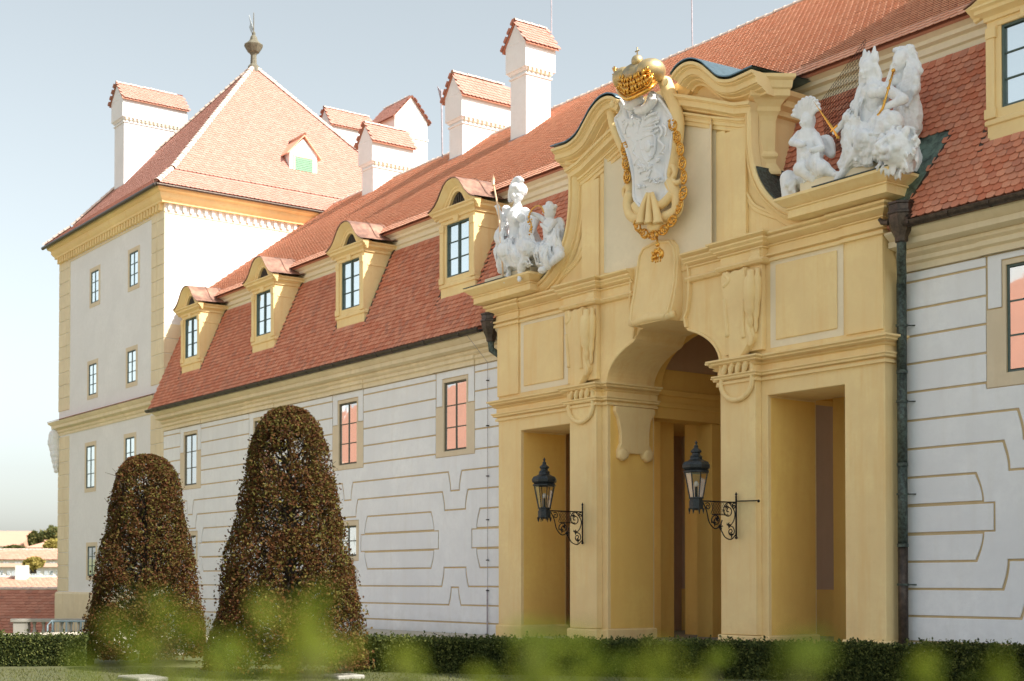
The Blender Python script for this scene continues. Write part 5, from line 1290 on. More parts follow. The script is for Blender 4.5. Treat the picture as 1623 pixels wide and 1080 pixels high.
# plumed putto on the left of that group
st3 = thing('feathered_putto_statue', 'white kneeling child statue with feather headdress left of the crowned woman', 'statue', loc=tuple(K(1282, 300, -.05)))
m = FIG(); hd = K(1281, 192, -.2)
m.cap(K(1284, 255, -.1), K(1280, 218, -.15), .30, .24); m.cap(K(1280, 218, -.15), K(1280, 205, -.15), .2, .10); head(m, hd, .19, Vector((-.3, -.95, -.1)))
for k in range(11):
    a = radians(5 + k * 16); p0 = hd + Vector((.15 * cos(a), -.04, .10 * sin(a) + .05)); p1 = p0 + Vector((.26 * cos(a), -.04, .30 * sin(a) + .06)); m.tube(smooth_path([p0, p0.lerp(p1, .6) + Vector((0, -.04, .02)), p1, p1 + Vector((.03, -.07, -.03))], 3), [.045] * 4 + [.05] * 3 + [.02] * 3, 6)
m.cap(K(1268, 214, -.1), K(1256, 226, -.3), .11, .09); m.cap(K(1256, 226, -.3), K(1272, 230, -.5), .09, .06); hand(m, K(1276, 229, -.52), (1, -.2, .1), .045)
m.cap(K(1292, 216, -.1), K(1302, 236, -.3), .11, .09); m.cap(K(1302, 236, -.3), K(1286, 238, -.48), .09, .06)
m.cap(K(1284, 258, -.1), K(1268, 268, -.45), .20, .16); m.cap(K(1268, 268, -.45), K(1290, 284, -.3), .15, .10)
m.cap(K(1288, 258, -.1), K(1306, 268, -.4), .20, .16); m.cap(K(1306, 268, -.4), K(1322, 276, -.3), .14, .08); m.ball(K(1326, 277, -.32), (.12, .08, .07))
m.cap(K(1306, 232, .1), K(1318, 246, .1), .14, .08); m.tube(smooth_path([K(1302, 222, .1), K(1314, 224, .12), (K(1322, 246, .1))], 3), [.10, .11, .12, .11, .10, .07, .04], 8)
folds(m, (K(1270, 245, -.3), K(1300, 240, -.3)), (K(1276, 292, -.3), K(1318, 270, -.3)), 6, .075)
m.cap(K(1262, 290, -.1), K(1300, 282, -.1), .2, .2)
for k in range(26): a = random.uniform(0, 2 * pi); rr = random.uniform(0, .2); m.ball(K(1252, 300, -.35) + Vector((rr * cos(a), random.uniform(-.12, .05), rr * sin(a) * 1.2)), random.uniform(.05, .10), 8, 6)
m.cap(K(1250, 284, -.2), K(1252, 312, -.25), .2, .18)
sculpt('body', m, st3, .025, .022, .10)
# --- left group
YL = 23.85; K = lambda u, v, dy=0.0: KY(u, v, YL + dy)
st4 = thing('helmeted_statue', 'white seated helmeted warrior woman statue holding a tall gilded spear', 'statue', loc=tuple(K(822, 440, 0)))
m = FIG(); pelv = K(822, 385); hd = K(820, 308, -.1)
m.cap(pelv, K(821, 362), .32, .25); m.cap(K(821, 362), K(820, 344, -.05), .25, .30); m.cap(K(820, 340, -.05), K(820, 322, -.05), .22, .10); head(m, hd, .21, Vector((.35, -.9, -.1)))
m.ball(K(817, 346, -.32), .13); m.ball(K(826, 346, -.32), .13)
m.ball(hd + Vector((0, .03, .12)), (.26, .28, .22), 12, 8)
cr_ = smooth_path([hd + Vector((x, .0, z)) for x, z in ((.22, .30), (.08, .42), (-.10, .42), (-.26, .28), (-.34, .05), (-.32, -.15))], 4); m.tube(cr_, [.075] * len(cr_), 8); m.cap(hd + Vector((.1, -.2, .14)), hd + Vector((.26, -.22, .12)), .05, .03)
m.cap(K(808, 336, 0), K(797, 352, -.15), .13, .11); m.cap(K(797, 352, -.15), K(790, 334, -.35), .10, .06); hand(m, K(789, 330, -.37), (-.2, -.3, 1), .06)
m.cap(K(832, 336, 0), K(850, 350, -.05), .13, .10); m.cap(K(850, 350, -.05), K(842, 372, -.3), .10, .06)
kl = K(801, 398, -.45); kr = K(836, 395, -.55)
m.cl.cap(pelv, kl, .27, .22); m.cl.cap(pelv, kr, .27, .22); m.cl.cap(kl, K(806, 434, -.3), .18, .09); m.cl.cap(kr, K(826, 432, -.4), .18, .09); m.cap(K(806, 436, -.35), K(800, 447, -.5), .08, .05); m.cap(K(826, 434, -.42), K(823, 444, -.6), .09, .06)
folds(m, (K(795, 385, -.3), K(832, 390, -.5)), (K(796, 425, -.3), K(846, 420, -.4)), 9, .085)
folds(m, (K(812, 372, -.3), K(834, 372, -.3)), (K(800, 405, -.5), K(850, 400, -.4)), 6, .07)
for k in range(8): folds(m, (K(802, 340 + k * 5, -.1), K(804, 342 + k * 5, -.1)), (K(797 + k, 372, -.2), K(803 + k, 376, -.2)), 1, .06)
m.cl.cap(K(806, 418, -.1), K(848, 412, 0), .28, .28); m.cl.cap(K(800, 395, .0), K(850, 398, 0), .28, .25); m.cl.cap(K(850, 400, -.2), K(866, 414, -.2), .2, .14)
m.cl.cap(K(802, 336, .05), K(796, 380, -.1), .15, .22); m.cl.cap(K(832, 340, .1), K(846, 388, .05), .17, .26)
folds(m, (K(798, 345, -.15), K(808, 350, -.25)), (K(790, 392, -.3), K(804, 396, -.35)), 3, .07); folds(m, (K(828, 350, -.2), K(842, 352, -.1)), (K(836, 392, -.35), K(856, 396, -.2)), 4, .07)
folds(m, (K(790, 395, -.3), K(800, 392, -.4)), (K(788, 425, -.2), K(812, 436, -.35)), 4, .075)
m.cl.cap(K(792, 400, -.15), K(800, 425, -.1), .22, .24)
sculpt('body', m, st4, .026, .03, .13)
sp = MB().tube([K(798, 443, -.5), K(790, 332, -.42), K(783, 296, -.4)], .026, 8); sp.lathe([(.0, .30), (.05, .12), (.03, .0), (.05, -.03), (.02, -.06)], K(782, 292, -.4), 8)
obj('spear', sp, GLD if False else simple('pale_gilded_spear', (.78, .55, .36), .4, .3), st4, smooth=4)
st5 = thing('archer_putto_statue', 'white winged child statue drawing a bow beside the helmeted woman', 'statue', loc=tuple(K(874, 430, 0)))
m = FIG(); hd = K(872, 334, -.1)
m.cap(K(876, 385), K(872, 358, -.05), .25, .22); m.cap(K(872, 356, -.05), K(872, 344, -.05), .18, .10); head(m, hd, .19, Vector((-.8, -.6, 0)))
for k in range(14): a = random.uniform(0, pi); m.ball(hd + Vector((.17 * cos(a), random.uniform(-.1, .12), .17 * sin(a) + .02)), random.uniform(.04, .07), 8, 6)
m.cap(K(864, 350, -.05), K(852, 342, -.2), .09, .07); m.cap(K(852, 342, -.2), K(842, 338, -.35), .07, .05); hand(m, K(840, 338, -.37), (-1, -.2, 0), .045)
m.cap(K(878, 352, -.05), K(868, 366, -.3), .09, .07); m.cap(K(868, 366, -.3), K(858, 356, -.4), .07, .05)
m.cap(K(877, 388), K(862, 395, -.4), .18, .14); m.cap(K(862, 395, -.4), K(868, 420, -.3), .13, .09); m.cap(K(880, 388), K(888, 404, -.3), .18, .13); m.cap(K(888, 404, -.3), K(866, 424, -.4), .13, .08); m.ball(K(860, 428, -.45), (.16, .12, .10))
for k in range(5): m.tube(smooth_path([K(880, 352 + k * 3, .12), K(888, 348 + k * 6, .14), K(894, 358 + k * 7, .12)], 3), [.06, .07, .07, .065, .06, .05, .03], 8)
folds(m, (K(868, 372, -.2), K(884, 372, -.2)), (K(862, 415, -.3), K(888, 410, -.2)), 6, .07)
m.cap(K(862, 418, -.1), K(884, 402, 0), .2, .22)
m.cl.cap(K(884, 366, .1), K(890, 402, .0), .17, .24); m.cl.cap(K(856, 396, -.1), K(862, 420, -.1), .2, .22)
folds(m, (K(878, 362, -.1), K(890, 366, 0)), (K(880, 400, -.3), K(894, 396, -.1)), 4, .065); folds(m, (K(852, 388, -.25), K(872, 392, -.4)), (K(850, 420, -.3), K(872, 424, -.4)), 5, .07)
sculpt('body', m, st5, .025, .022, .10)
bw = MB().tube(smooth_path([K(u, v, -.42) for u, v in ((839, 368), (842, 356), (838, 345), (842, 334), (850, 327), (858, 328), (862, 338))], 4), .02, 6)
for k in range(10): bw.ball(K(840 + random.uniform(-3, 3), 336 + k * 4, -.45), random.uniform(.02, .04), 6, 5)
obj('bow', bw, GLD, st5, smooth=4)

# ================================================================== WALL LANTERNS
def lantern(x, label):
    Yw = 24.0 if False else 23.80
    t = thing('wall_lantern', label, 'lantern', 'wrought iron wall lanterns on the portal', loc=(x, Yw, 3.0))
    # everything is laid out in the plane x, running out from the wall towards the viewer (-y)
    R = lambda y, z, dx=0.0: Vector((x + dx, Yw - y, z))
    b = MB()
    b.tube([R(.05, 2.62), R(.05, 3.55)], .022, 6); b.lathe([(.0, .12), (.03, .06), (.014, .02), (.03, 0)], R(.05, 3.55), 8); b.ball(R(.05, 2.60), .035, 8, 6)
    b.tube([R(.05, 3.42), R(1.20, 3.42)], .018, 6); b.tube([R(.22, 3.08), R(.95, 3.08)], .014, 5) if False else None
    b.tube([R(.30, 3.12), R(.82, 3.12)], .013, 5)
    obj('bracket_bar', b, IRN, t, smooth=4)
    s_ = MB()
    def spiral(cy, cz, r0, a0, turns, sg=1, r1=.015, w=.013):
        n = int(18 * turns); pts = []
        for i in range(n + 1):
            f = i / n; r = r0 * (1 - f) + r1 * f; a = a0 + sg * 2 * pi * turns * f; pts.append(R(cy + r * cos(a), cz + r * sin(a)))
        s_.tube(pts, w, 5)
    s_.tube(smooth_path([R(1.12, 3.40), R(1.00, 3.20), R(.92, 2.95), R(.75, 2.80), R(.58, 2.86), R(.50, 3.00)], 5), .015, 5)
    s_.tube(smooth_path([R(.62, 2.86), R(.52, 2.74), R(.40, 2.60), R(.22, 2.56), R(.08, 2.66)], 5), .015, 5)
    spiral(.70, 2.98, .15, -.4, 1.6, 1); spiral(.30, 3.22, .20, 2.6, 1.7, -1); spiral(.22, 2.74, .13, 1.2, 1.6, 1); spiral(.96, 3.30, .09, .8, 1.4, 1); spiral(.12, 3.33, .07, 2, 1.2, -1)
    s_.tube(smooth_path([R(.30, 3.42), R(.10, 3.2), R(.14, 2.98), R(.30, 2.84)], 5), .013, 5)
    obj('scrollwork', s_, IRN, t, smooth=4)
    l = MB()
    for k in range(9):
        y = .36 + k * .055; l.tube([R(y - .04, 3.13), R(min(y + .12, .86), 3.41)], .005, 4); l.tube([R(min(y + .12, .86), 3.13), R(y - .04, 3.41)], .005, 4)
    for yy, zz in ((.76, 2.92), (.55, 2.84), (.30, 2.88), (.22, 2.66), (.36, 3.3), (.66, 3.02)):
        for a in (0.4, 1.6, 2.6, 4.2): l.tube([R(yy, zz), R(yy + .05 * cos(a), zz + .05 * sin(a)), R(yy + .08 * cos(a + .5), zz + .08 * sin(a + .5))], [.018, .016, .004], 5)
    obj('lattice_and_leaves', l, IRN, t, smooth=4)
    c = R(1.32, 0); S6 = 8; q = pi / 8
    k = MB().lathe([(.10, 3.22), (.17, 3.24), (.17, 3.40), (.155, 3.42), (.155, 3.46), (.18, 3.47), (.18, 3.49), (.12, 3.50)], c, S6, None, q)
    k.lathe([(.02, 3.20), (.12, 3.22), (.10, 3.26)], c, S6, None, q)
    obj('lantern_base', k, LNT, t)
    fr_ = MB()
    for i in range(8):
        a = q + i * pi / 4; a2 = a + pi / 4
        for sp_ in ((3.12, .012),): fr_.tube([c + Vector((.17 * cos(a + .39 * j), .17 * sin(a + .39 * j), 3.24)) for j in (0,)] + [c + Vector((.175 * cos(a), .175 * sin(a), 3.12 + .03 * (i % 2)))], [.03, .006], 5)
        fr_.tube([c + Vector((.16 * cos(a), .16 * sin(a), 3.49)), c + Vector((.275 * cos(a), .275 * sin(a), 4.06))], .012, 5)
    obj('glazing_frame', fr_, LNT, t)
    for i in range(8):
        a = q + i * pi / 4; a2 = a + pi / 4
        g = MB(); r0, r1 = .155, .268
        g.add([c + Vector((r0 * cos(a), r0 * sin(a), 3.50)), c + Vector((r0 * cos(a2), r0 * sin(a2), 3.50)), c + Vector((r1 * cos(a2), r1 * sin(a2), 4.05)), c + Vector((r1 * cos(a), r1 * sin(a), 4.05))], [(0, 1, 2, 3)])
        obj('glass_pane', g, LGL, t)
    cp = MB().lathe([(.28, 4.04), (.31, 4.06), (.31, 4.09), (.27, 4.11), (.33, 4.16), (.335, 4.22), (.29, 4.29), (.19, 4.33), (.15, 4.36), (.14, 4.40), (.155, 4.41), (.10, 4.46), (.095, 4.50), (.13, 4.52), (.13, 4.55), (.07, 4.60), (.05, 4.63), (.055, 4.66), (.02, 4.70), (.035, 4.735), (.0, 4.80)], c, 8, None, q)
    obj('lantern_cap', cp, LNT, t, smooth=radians(25))
    bl = MB().lathe([(.03, 3.5), (.03, 3.72), (.02, 3.74)], c, 8); obj('lamp_holder', bl, IRN, t)
    bb = MB().ball(c + Vector((0, 0, 3.80)), (.05, .05, .07), 10, 8); obj('bulb', bb, BLB, t, smooth=4)
    return t
lantern(-29.08, 'black iron wall lantern on scroll bracket, left of the central arch')
l2 = lantern(-23.45, 'black iron wall lantern on scroll bracket, right of the central arch')
r_ = MB().tube([(-23.45, 23.76, 3.45), (-22.75, 23.73, 3.43)], .014, 6); r_.ball((-22.73, 23.74, 3.42), .035, 8, 6); obj('stay_rod', r_, IRN, l2, smooth=4)
w_ = MB().tube(smooth_path([(-29.08, 23.78, 3.0), (-28.95, 23.7, 2.98), (-28.86, 23.72, 3.06), (-28.84, 23.76, 3.16)], 4), .007, 5); 

# ================================================================== DOWNPIPES
def hopper(mb, c, z):
    mb.lathe([(r_ * 1.12, z_) for r_, z_ in [(.10, z - .62), (.12, z - .60), (.13, z - .50), (.19, z - .36), (.24, z - .22), (.26, z - .06), (.28, z - .04), (.28, z), (.25, z + .02), (.25, z + .14), (.27, z + .16), (.27, z + .20), (.22, z + .20)]], c, 8, None, pi / 8)
dp = thing('downpipe', 'patinated copper downpipe with hopper at the right corner of the portal', 'downpipe', 'copper downpipes', loc=(-19.14, 24.3, 0))
h = MB(); hopper(h, (-18.80, 23.88, 0), 9.22)
for k in range(8):
    a = pi / 8 + k * pi / 4; h.tube([(-18.80 + .21 * cos(a), 23.88 + .21 * sin(a), 8.88), (-18.80 + .28 * cos(a), 23.88 + .28 * sin(a), 9.14)], .018, 5)
h.tube([(-19.05, 23.78, 9.06), (-19.18, 23.74, 9.08), (-19.24, 23.72, 9.16)], [.07, .06, .04], 8); h.tube([(-18.80, 23.86, 9.12), (-18.5, 23.81, 9.02)], .11, 8)
obj('hopper_head', h, GUT, dp, smooth=radians(30))
pp = MB(); pp.tube([(-18.80, 23.88, 8.64), (-18.80, 23.88, 8.40), (-18.86, 23.94, 8.28), (-19.08, 24.24, 8.0), (-19.14, 24.30, 7.85)], .10, 12)
zz = [7.85, 6.0, 4.05, 2.35, .0]
for a, b in zip(zz[:-1], zz[1:]):
    obj('pipe_section', MB().tube([(-19.14, 24.30, a), (-19.14, 24.30, b)], .105, 14), COP if b > 2.0 else GUT, dp, smooth=4)
    if b > 0: obj('pipe_joint', MB().tube([(-19.14, 24.30, b + .03), (-19.14, 24.30, b - .04)], .118, 14), COP, dp, smooth=radians(40))
obj('pipe_neck', pp, COP, dp, smooth=radians(40))
for z in (6.95, 5.35, 3.4, 1.5): obj('pipe_collar', MB().tube([(-19.14, 24.30, z), (-19.14, 24.30, z + .045)], .125, 14).tube([(-19.14, 24.30, z + .02), (-18.95, 24.5, z + .02)], .014, 5), COP, dp, smooth=radians(40))
dl = thing('downpipe', 'dark copper rain hopper with bent pipe tucked at the left corner of the portal', 'downpipe', 'copper downpipes', loc=(-33.5, 24.1, 0))
h = MB(); hopper(h, (-33.52, 23.95, 0), 9.16); obj('hopper_head', h, GUT, dl, smooth=radians(30))
obj('pipe_section', MB().tube([(-33.52, 23.95, 8.6), (-33.52, 23.97, 8.32), (-33.30, 24.28, 8.05), (-33.30, 24.36, 7.8), (-33.30, 24.36, 0)], .10, 12), COP, dl, smooth=radians(60))
# copper valley between corner cornice and mansard, left and right
vl = MB(); vl.prism([(x, 23.83 + (z - 9) * .4354, z) for x, z in ((-19.4, 10.0), (-18.8, 9.15), (-18.06, 10.85), (-18.5, 10.95), (-20.1, 10.95), (-20.2, 10.1))], (0, -.03, .02))
obj('valley_flashing', vl, CPG, portal)
vs_ = MB(); vs_.tube([(-18.78, 23.86, 9.15), (-18.04, 24.62, 10.87)], .035, 6); vs_.tube([(-18.04, 24.62, 10.87), (-18.5, 24.68, 10.97), (-20.0, 24.68, 10.97)], .022, 6); obj('valley_edge', vs_, GUT, portal)
# lightning wire with clips on the wing wall
lw = thing('lightning_conductor', 'thin grey lightning conductor cable on the wall left of the portal', 'cable', loc=(-34.45, 24.45, 0))
cb = MB().tube([(-34.62, 23.75, 9.0), (-34.45, 24.1, 8.5), (-34.4, 24.46, 8.1), (-34.4, 24.46, 1.3)], .008, 5); cb.tube([(-34.4, 24.45, 1.35), (-34.4, 24.45, 0)], .022, 6)
obj('cable', cb, LED, lw)
for z in (7.55, 6.2, 4.7, 3.4, 2.2, 1.3): obj('clip', MB().box(-34.43, -34.37, 24.42, 24.5, z, z + .03), IRN, lw)
# window-wall clutter: little hooks
hk = MB(); 
for x, z in ((-38.9, 6.15), (-39.3, 5.15)): hk.box(x - .012, x + .012, 24.47, 24.5, z - .03, z + .03)
# rods and vanes
def rod_thing(name, label, cat, base, top, r, flag=None):
    t = MB().tube([base, top], r, 6)
    if flag: t.xz([(top[0] + a, top[2] + b) for a, b in flag], top[1] - .01, top[1] + .01)
    return tag(obj(name, t, LED), label, cat)
rod_thing('weather_vane', 'thin metal vane with a small flag left of the chimneys', 'weather vane', (-49.1, 32.6, 19.2), (-49.18, 32.6, 22.1), .035, [(0, -.1), (-.32, .25), (-.1, -.35), (0, -.5)])
rod_thing('lightning_rod', 'thin pale lightning rod rising behind the tallest chimney', 'lightning rod', (-40.7, 31.8, 21.6), (-40.7, 31.8, 26.0), .022)
rod_thing('lightning_rod', 'thin grey lightning rod on the ridge above the portal crown', 'lightning rod', (-34.55, 33, 19.4), (-34.6, 33, 22.5), .022)
# bird netting over the right statues
nt_ = MB(); tl, tr_, br, bl_ = KY(1302, 160, 24.75), KY(1372, 62, 24.75), KY(1352, 250, 24.75), KY(1312, 265, 24.75)
for k in range(26):
    f = k / 25; nt_.tube([tl.lerp(tr_, f), bl_.lerp(br, f)], .005, 3); nt_.tube([tl.lerp(bl_, f), tr_.lerp(br, f)], .005, 3)
tag(obj('bird_net', nt_, IRN), 'fine dark bird net stretched behind the statues at right', 'net')

# ================================================================== NEIGHBOURING WINGS (out of the frame, they shade and are mirrored in the panes)
def plain_wing(t, x0, x1, y0, y1, ze, zr, wall_m, roof_m, facade, nwin, hip=3.0):
    obj('wall', MB().box(x0, x1, y0, y1, -.5, ze), wall_m, t)
    c = (y0 + y1) / 2; o = .6; mb = MB()
    vs = [(x0 - o, y0 - o, ze), (x1 + o, y0 - o, ze), (x1 + o, y1 + o, ze), (x0 - o, y1 + o, ze), (x0 + hip, c, zr), (x1 - hip, c, zr)]
    mb.add(vs, [(0, 1, 5, 4), (1, 2, 5), (2, 3, 4, 5), (3, 0, 4), (3, 2, 1, 0)]); obj('roof', mb, roof_m, t)
    for k in range(nwin):
        x = x0 + (x1 - x0) * (k + .5) / nwin
        for z in (1.4, 5.8):
            if z + 2 > ze: continue
            yy = y1 if facade > 0 else y0
            f = obj('window', MB().box(x - .65, x + .65, yy - .05, yy + .06 * facade, z, z + 2.1) if facade > 0 else MB().box(x - .65, x + .65, yy - .06, yy + .05, z, z + 2.1), FRM, t)
opp = thing('opposite_wing', 'long white courtyard wing with red roof facing the palace', 'palace wing', loc=(-90, -32, 0))
plain_wing(opp, -165, -30, -42, -27, 9.5, 22, TWH, TIF, 1, 26)
for k in range(14):
    x = -158 + k * 9.3; obj('dormer', MB().box(x - .9, x + .9, -32.5, -28.6, 10.5, 13.4).prism([(x - 1.1, -28.5, 13.4), (x + 1.1, -28.5, 13.4), (x, -28.5, 14.3)], (0, -4.5, 0)), CRM, opp)
for k in range(9):
    x = -150 + k * 13.5; obj('chimney', MB().box(x - .8, x + .8, -35.5, -34.3, 18, 24.5), TWH, opp)
pav = thing('corner_pavilion', 'tall pale pavilion adjoining the palace wing beyond the right edge', 'pavilion', loc=(-4, 30, 0))
plain_wing(pav, -13.2, 6, 23.6, 36.5, 23, 27.5, TWH, TIF, -1, 5, 3.0)

# ================================================================== FOLIAGE
def leaf_cloud(mb, pts, size, up=0.3):
    v = mb.v; f = mb.f; R_ = random.random; G_ = random.gauss
    for (x, y, z) in pts:
        s = size * (.6 + .8 * R_())
        a = Vector((G_(0, 1), G_(0, 1), G_(0, 1))); a.normalize(); b = a.cross(Vector((G_(0, 1), G_(0, 1), G_(0, 1)))); b.normalize()
        p = Vector((x, y, z)); n = len(v); c = a.cross(b) * s * .12
        v += [tuple(p - a * s * .5), tuple(p + b * s * .30 + c), tuple(p + a * s * .5), tuple(p - b * s * .30 + c)]
        f.append((n, n + 1, n + 2, n + 3))
def topiary(label, u, depth, prof, n, seed):
    random.seed(seed)
    base = KD(u, VH + EYE / depth * F / 1.0, depth); base.z = 0.03
    H = prof[-1][0]
    t = thing('topiary_tree', label, 'topiary tree', 'clipped hornbeam cones', loc=tuple(base))
    def rad(z):
        for (a, ra), (b, rb) in zip(prof[:-1], prof[1:]):
            if z <= b: return ra + (rb - ra) * (z - a) / (b - a)
        return 0.05
    pts = []
    while len(pts) < n:
        z = .12 + (H - .12) * random.random() ** 1.08; r = rad(z)
        if random.random() > r / prof[0][1] + .12: continue
        a = random.uniform(0, 2 * pi)
        bump = 1 + .05 * noise.noise(Vector((2.2 * cos(a), 2.2 * sin(a), z * 1.3))) * 2
        q = 1 - abs(random.gauss(0, .16)) if random.random() < .88 else random.uniform(.3, .9)
        if random.random() < .015: q = 1.06
        dn = noise.noise(Vector((cos(a) * 3.1 + seed, sin(a) * 3.1, z * 2.1)))
        if dn < -.10 and random.random() < .80: continue
        rr = r * bump * q
        pts.append((base.x + rr * cos(a), base.y + rr * sin(a), z + .03))
    # rounded top cap
    for k in range(int(n * .06)):
        a = random.uniform(0, 2 * pi); q = sqrt(random.random()); r = rad(H - .45) * q
        pts.append((base.x + r * cos(a), base.y + r * sin(a), H - .42 * q ** 2.4 + random.uniform(-.10, .03)))
    mb = MB(); leaf_cloud(mb, pts, .053)
    obj('crown', mb, TRN, t, kind='stuff')
    tr = MB().tube([base, base + Vector((.03, .02, 1.2)), base + Vector((-.02, .03, 2.5)), base + Vector((.02, 0, H - .5))], [.13, .11, .07, .02], 10)
    obj('trunk', tr, BRK, t, smooth=4)
    br = MB()
    for k in range(150):
        z = .2 + (H - 1.1) * k / 150; a = k * 2.4; r = rad(min(z + .5, H - .1)) * random.uniform(.7, .95)
        p0 = base + Vector((0, 0, z)); p2 = base + Vector((r * cos(a), r * sin(a), z + random.uniform(.3, .6))); p1 = p0.lerp(p2, .5) + Vector((0, 0, -.08))
        br.tube([p0, p1, p2], [.03, .018, .005], 5)
        for q in range(3):
            s0 = p1.lerp(p2, random.random()); br.tube([s0, s0 + Vector((random.uniform(-.25, .25), random.uniform(-.25, .25), random.uniform(.05, .35)))], [.008, .003], 3)
    obj('branches', br, BRK, t, kind='stuff')
topiary('larger clipped cone tree of brownish green leaves, right of the other cone', 457, 23.6, [(0, 1.38), (.74, 1.27), (1.63, 1.11), (2.52, .93), (3.41, .73), (3.86, .63), (4.2, .49), (4.40, .33), (4.48, .08)], 70000, 3)
topiary('smaller clipped cone tree of brownish leaves, in front of the corner tower', 231, 27.2, [(0, 1.22), (.86, 1.10), (1.72, .95), (2.57, .78), (3.42, .62), (3.74, .52), (3.93, .34), (4.0, .08)], 58000, 7)
def hedge(label, a, b, w, h, n, seed, jag=.05):
    random.seed(seed); a = Vector(a); b = Vector(b); d = b - a; L = d.length; d.normalize(); s = Vector((d.y, -d.x, 0))
    if s.y > 0: s = -s
    t = thing('box_hedge', label, 'hedge', loc=tuple((a + b) / 2))
    pts = []
    for k in range(n):
        u = random.random() * L; q = random.random()
        topn = .05 * noise.noise(Vector((u * 1.7, seed, 0))) + jag * noise.noise(Vector((u * 7, seed, 3)))
        if q < .5: v_ = -abs(random.gauss(0, .05)) + .02 + .04 * noise.noise(Vector((u * 3, 0, 5))); z = random.random() * h
        elif q < .95: v_ = -random.random() * w; z = h + topn - abs(random.gauss(0, .04))
        else: v_ = -random.random() * w * .5; z = h + topn + abs(random.gauss(0, .035))
        p = a + d * u + s * v_
        pts.append((p.x, p.y, z + .03))
    for k in range(int(L * 9)):   # single shoots above the clipped top
        u = random.random() * L; v_ = -random.random() * w * .6; p = a + d * u + s * v_; hh = random.uniform(.03, .15)
        for j in range(9): pts.append((p.x + random.gauss(0, .012), p.y + random.gauss(0, .012), h + .02 + hh * j / 8))
    mb = MB(); leaf_cloud(mb, pts, .052); obj('leaves', mb, HDG, t, kind='stuff')
    c = MB(); m = int(L / .25); i0 = -s * .09
    for k in range(m + 1):
        u = L * k / m; zt = h - .09 + .05 * noise.noise(Vector((u * 1.7, seed, 0)))
        p = a + d * u + i0; q = a + d * u - s * (w - .06); c.v += [(p.x, p.y, 0), (p.x, p.y, zt), (q.x, q.y, zt), (q.x, q.y, 0)]
    for k in range(m):
        for j in range(3): c.f.append((k * 4 + j, k * 4 + j + 1, k * 4 + j + 5, k * 4 + j + 4))
    obj('twig_core', c, simple('hedge_core', (.012, .014, .007), .95) if 'hedge_core' not in MATS else MATS['hedge_core'], t)
    # a few lower twigs show between the leaves
A_, B_ = KD(560, 1020, 24.6), KD(1720, 1032, 21.2)
hedge('long low clipped dark green box hedge in front of the portal', (A_.x, A_.y, 0), (B_.x, B_.y, 0), .8, .56, 95000, 21)
A_, B_ = KD(-90, 1012, 26.0), KD(136, 1012, 26.2)
hedge('short low clipped dark green hedge at the lower left corner', (A_.x, A_.y, 0), (B_.x, B_.y, 0), .8, .53, 22000, 22, .015)
# grass blades on the lawn strip in view
random.seed(5); gm = MB()
for k in range(26000):
    p = KD(random.uniform(-40, 1680), 0, random.uniform(18.5, 25.5)); h = random.uniform(.02, .06); a = random.uniform(0, pi); dx, dy = .006 * cos(a), .006 * sin(a)
    n = len(gm.v); gm.v += [(p.x - dx, p.y - dy, .03), (p.x + dx, p.y + dy, .03), (p.x + random.gauss(0, .015), p.y + random.gauss(0, .015), .03 + h)]; gm.f.append((n, n + 1, n + 2))
go = obj('grass', gm, leafmat('grass_blades', [(.07, .085, .02), (.11, .12, .035), (.15, .15, .06)], .3), kind='stuff'); go['label'] = 'short green lawn grass at the foot of the hedges'; go['category'] = 'grass'
# pale stone kerbs peeping out under the trees
for i, (u, d_, w, lab) in enumerate(((232, 22.8, .9, 'pale flat stone slab lying on the lawn under the left cone tree'), (548, 23.2, .5, 'pale stone at the foot of the right cone tree beside the hedge'))):
    p = KD(u, 0, d_); s_ = MB().box(p.x - w / 2, p.x + w / 2, p.y - .25, p.y + .25, .0, .09, None); tag(obj('stone_slab', s_, PLI if False else STO, bevel=.02), lab, 'stone slab')
# out-of-focus shrub shoots close to the camera
random.seed(9)
SHR = [(497, 975, 36, 2.0), (450, 1045, 72, 1.8), (540, 1062, 50, 2.4), (352, 1070, 62, 2.2), (262, 1015, 58, 1.9), (640, 1068, 34, 2.0), (845, 1030, 34, 2.1), (885, 1085, 74, 1.7), (1050, 1092, 60, 1.9), (1128, 1070, 26, 2.6), (1268, 1068, 44, 1.8), (1462, 1096, 40, 2.2), (185, 1075, 66, 1.7), (960, 1092, 40, 2.3), (760, 1098, 34, 2.3), (1575, 1098, 42, 2.0)]
POSW = ['tall one right of centre on the larger cone tree', 'broad one below the larger cone tree', 'just right of the base of the larger cone tree', 'in the gap between the two cone trees', 'tall one over the right side of the smaller cone tree', 'at the left start of the long hedge', 'below the left opening of the portal', 'right under the left wall lantern', 'below the left jamb of the central arch', 'under the right wall lantern', 'below the right portal opening', 'below the downpipe foot', 'at the base of the smaller cone tree', 'below the pier left of the central arch', 'below the lower wall left of the portal', 'near the lower right corner']
for i, (u, v, r, dep) in enumerate(SHR):
    dep *= .62; c = KD(u, v - 4, dep); rr = r * 1.15 / F * dep
    t = thing('shrub_shoot', 'blurred yellow-green shoot, ' + POSW[i], 'shrub', 'blurred shrub shoots in the foreground', loc=(c.x, c.y, 0))
    st = MB().tube([(c.x, c.y, 0), (c.x + .02, c.y, c.z * .6), tuple(c)], [.008, .006, .003], 5); obj('stem', st, BRK, t)
    pts = []
    for k in range(int(18 + r * .40)):
        a = random.uniform(0, 2 * pi); q = random.random() ** .6 * rr; h_ = random.uniform(-2.2, 1.0)
        wd = 1.0 if h_ < .2 else .75
        pts.append((c.x + q * cos(a) * wd, c.y + q * sin(a) * wd, c.z + h_ * rr))
    mb = MB(); leaf_cloud(mb, pts, .022); obj('leaves', mb, FGL, t, kind='stuff')

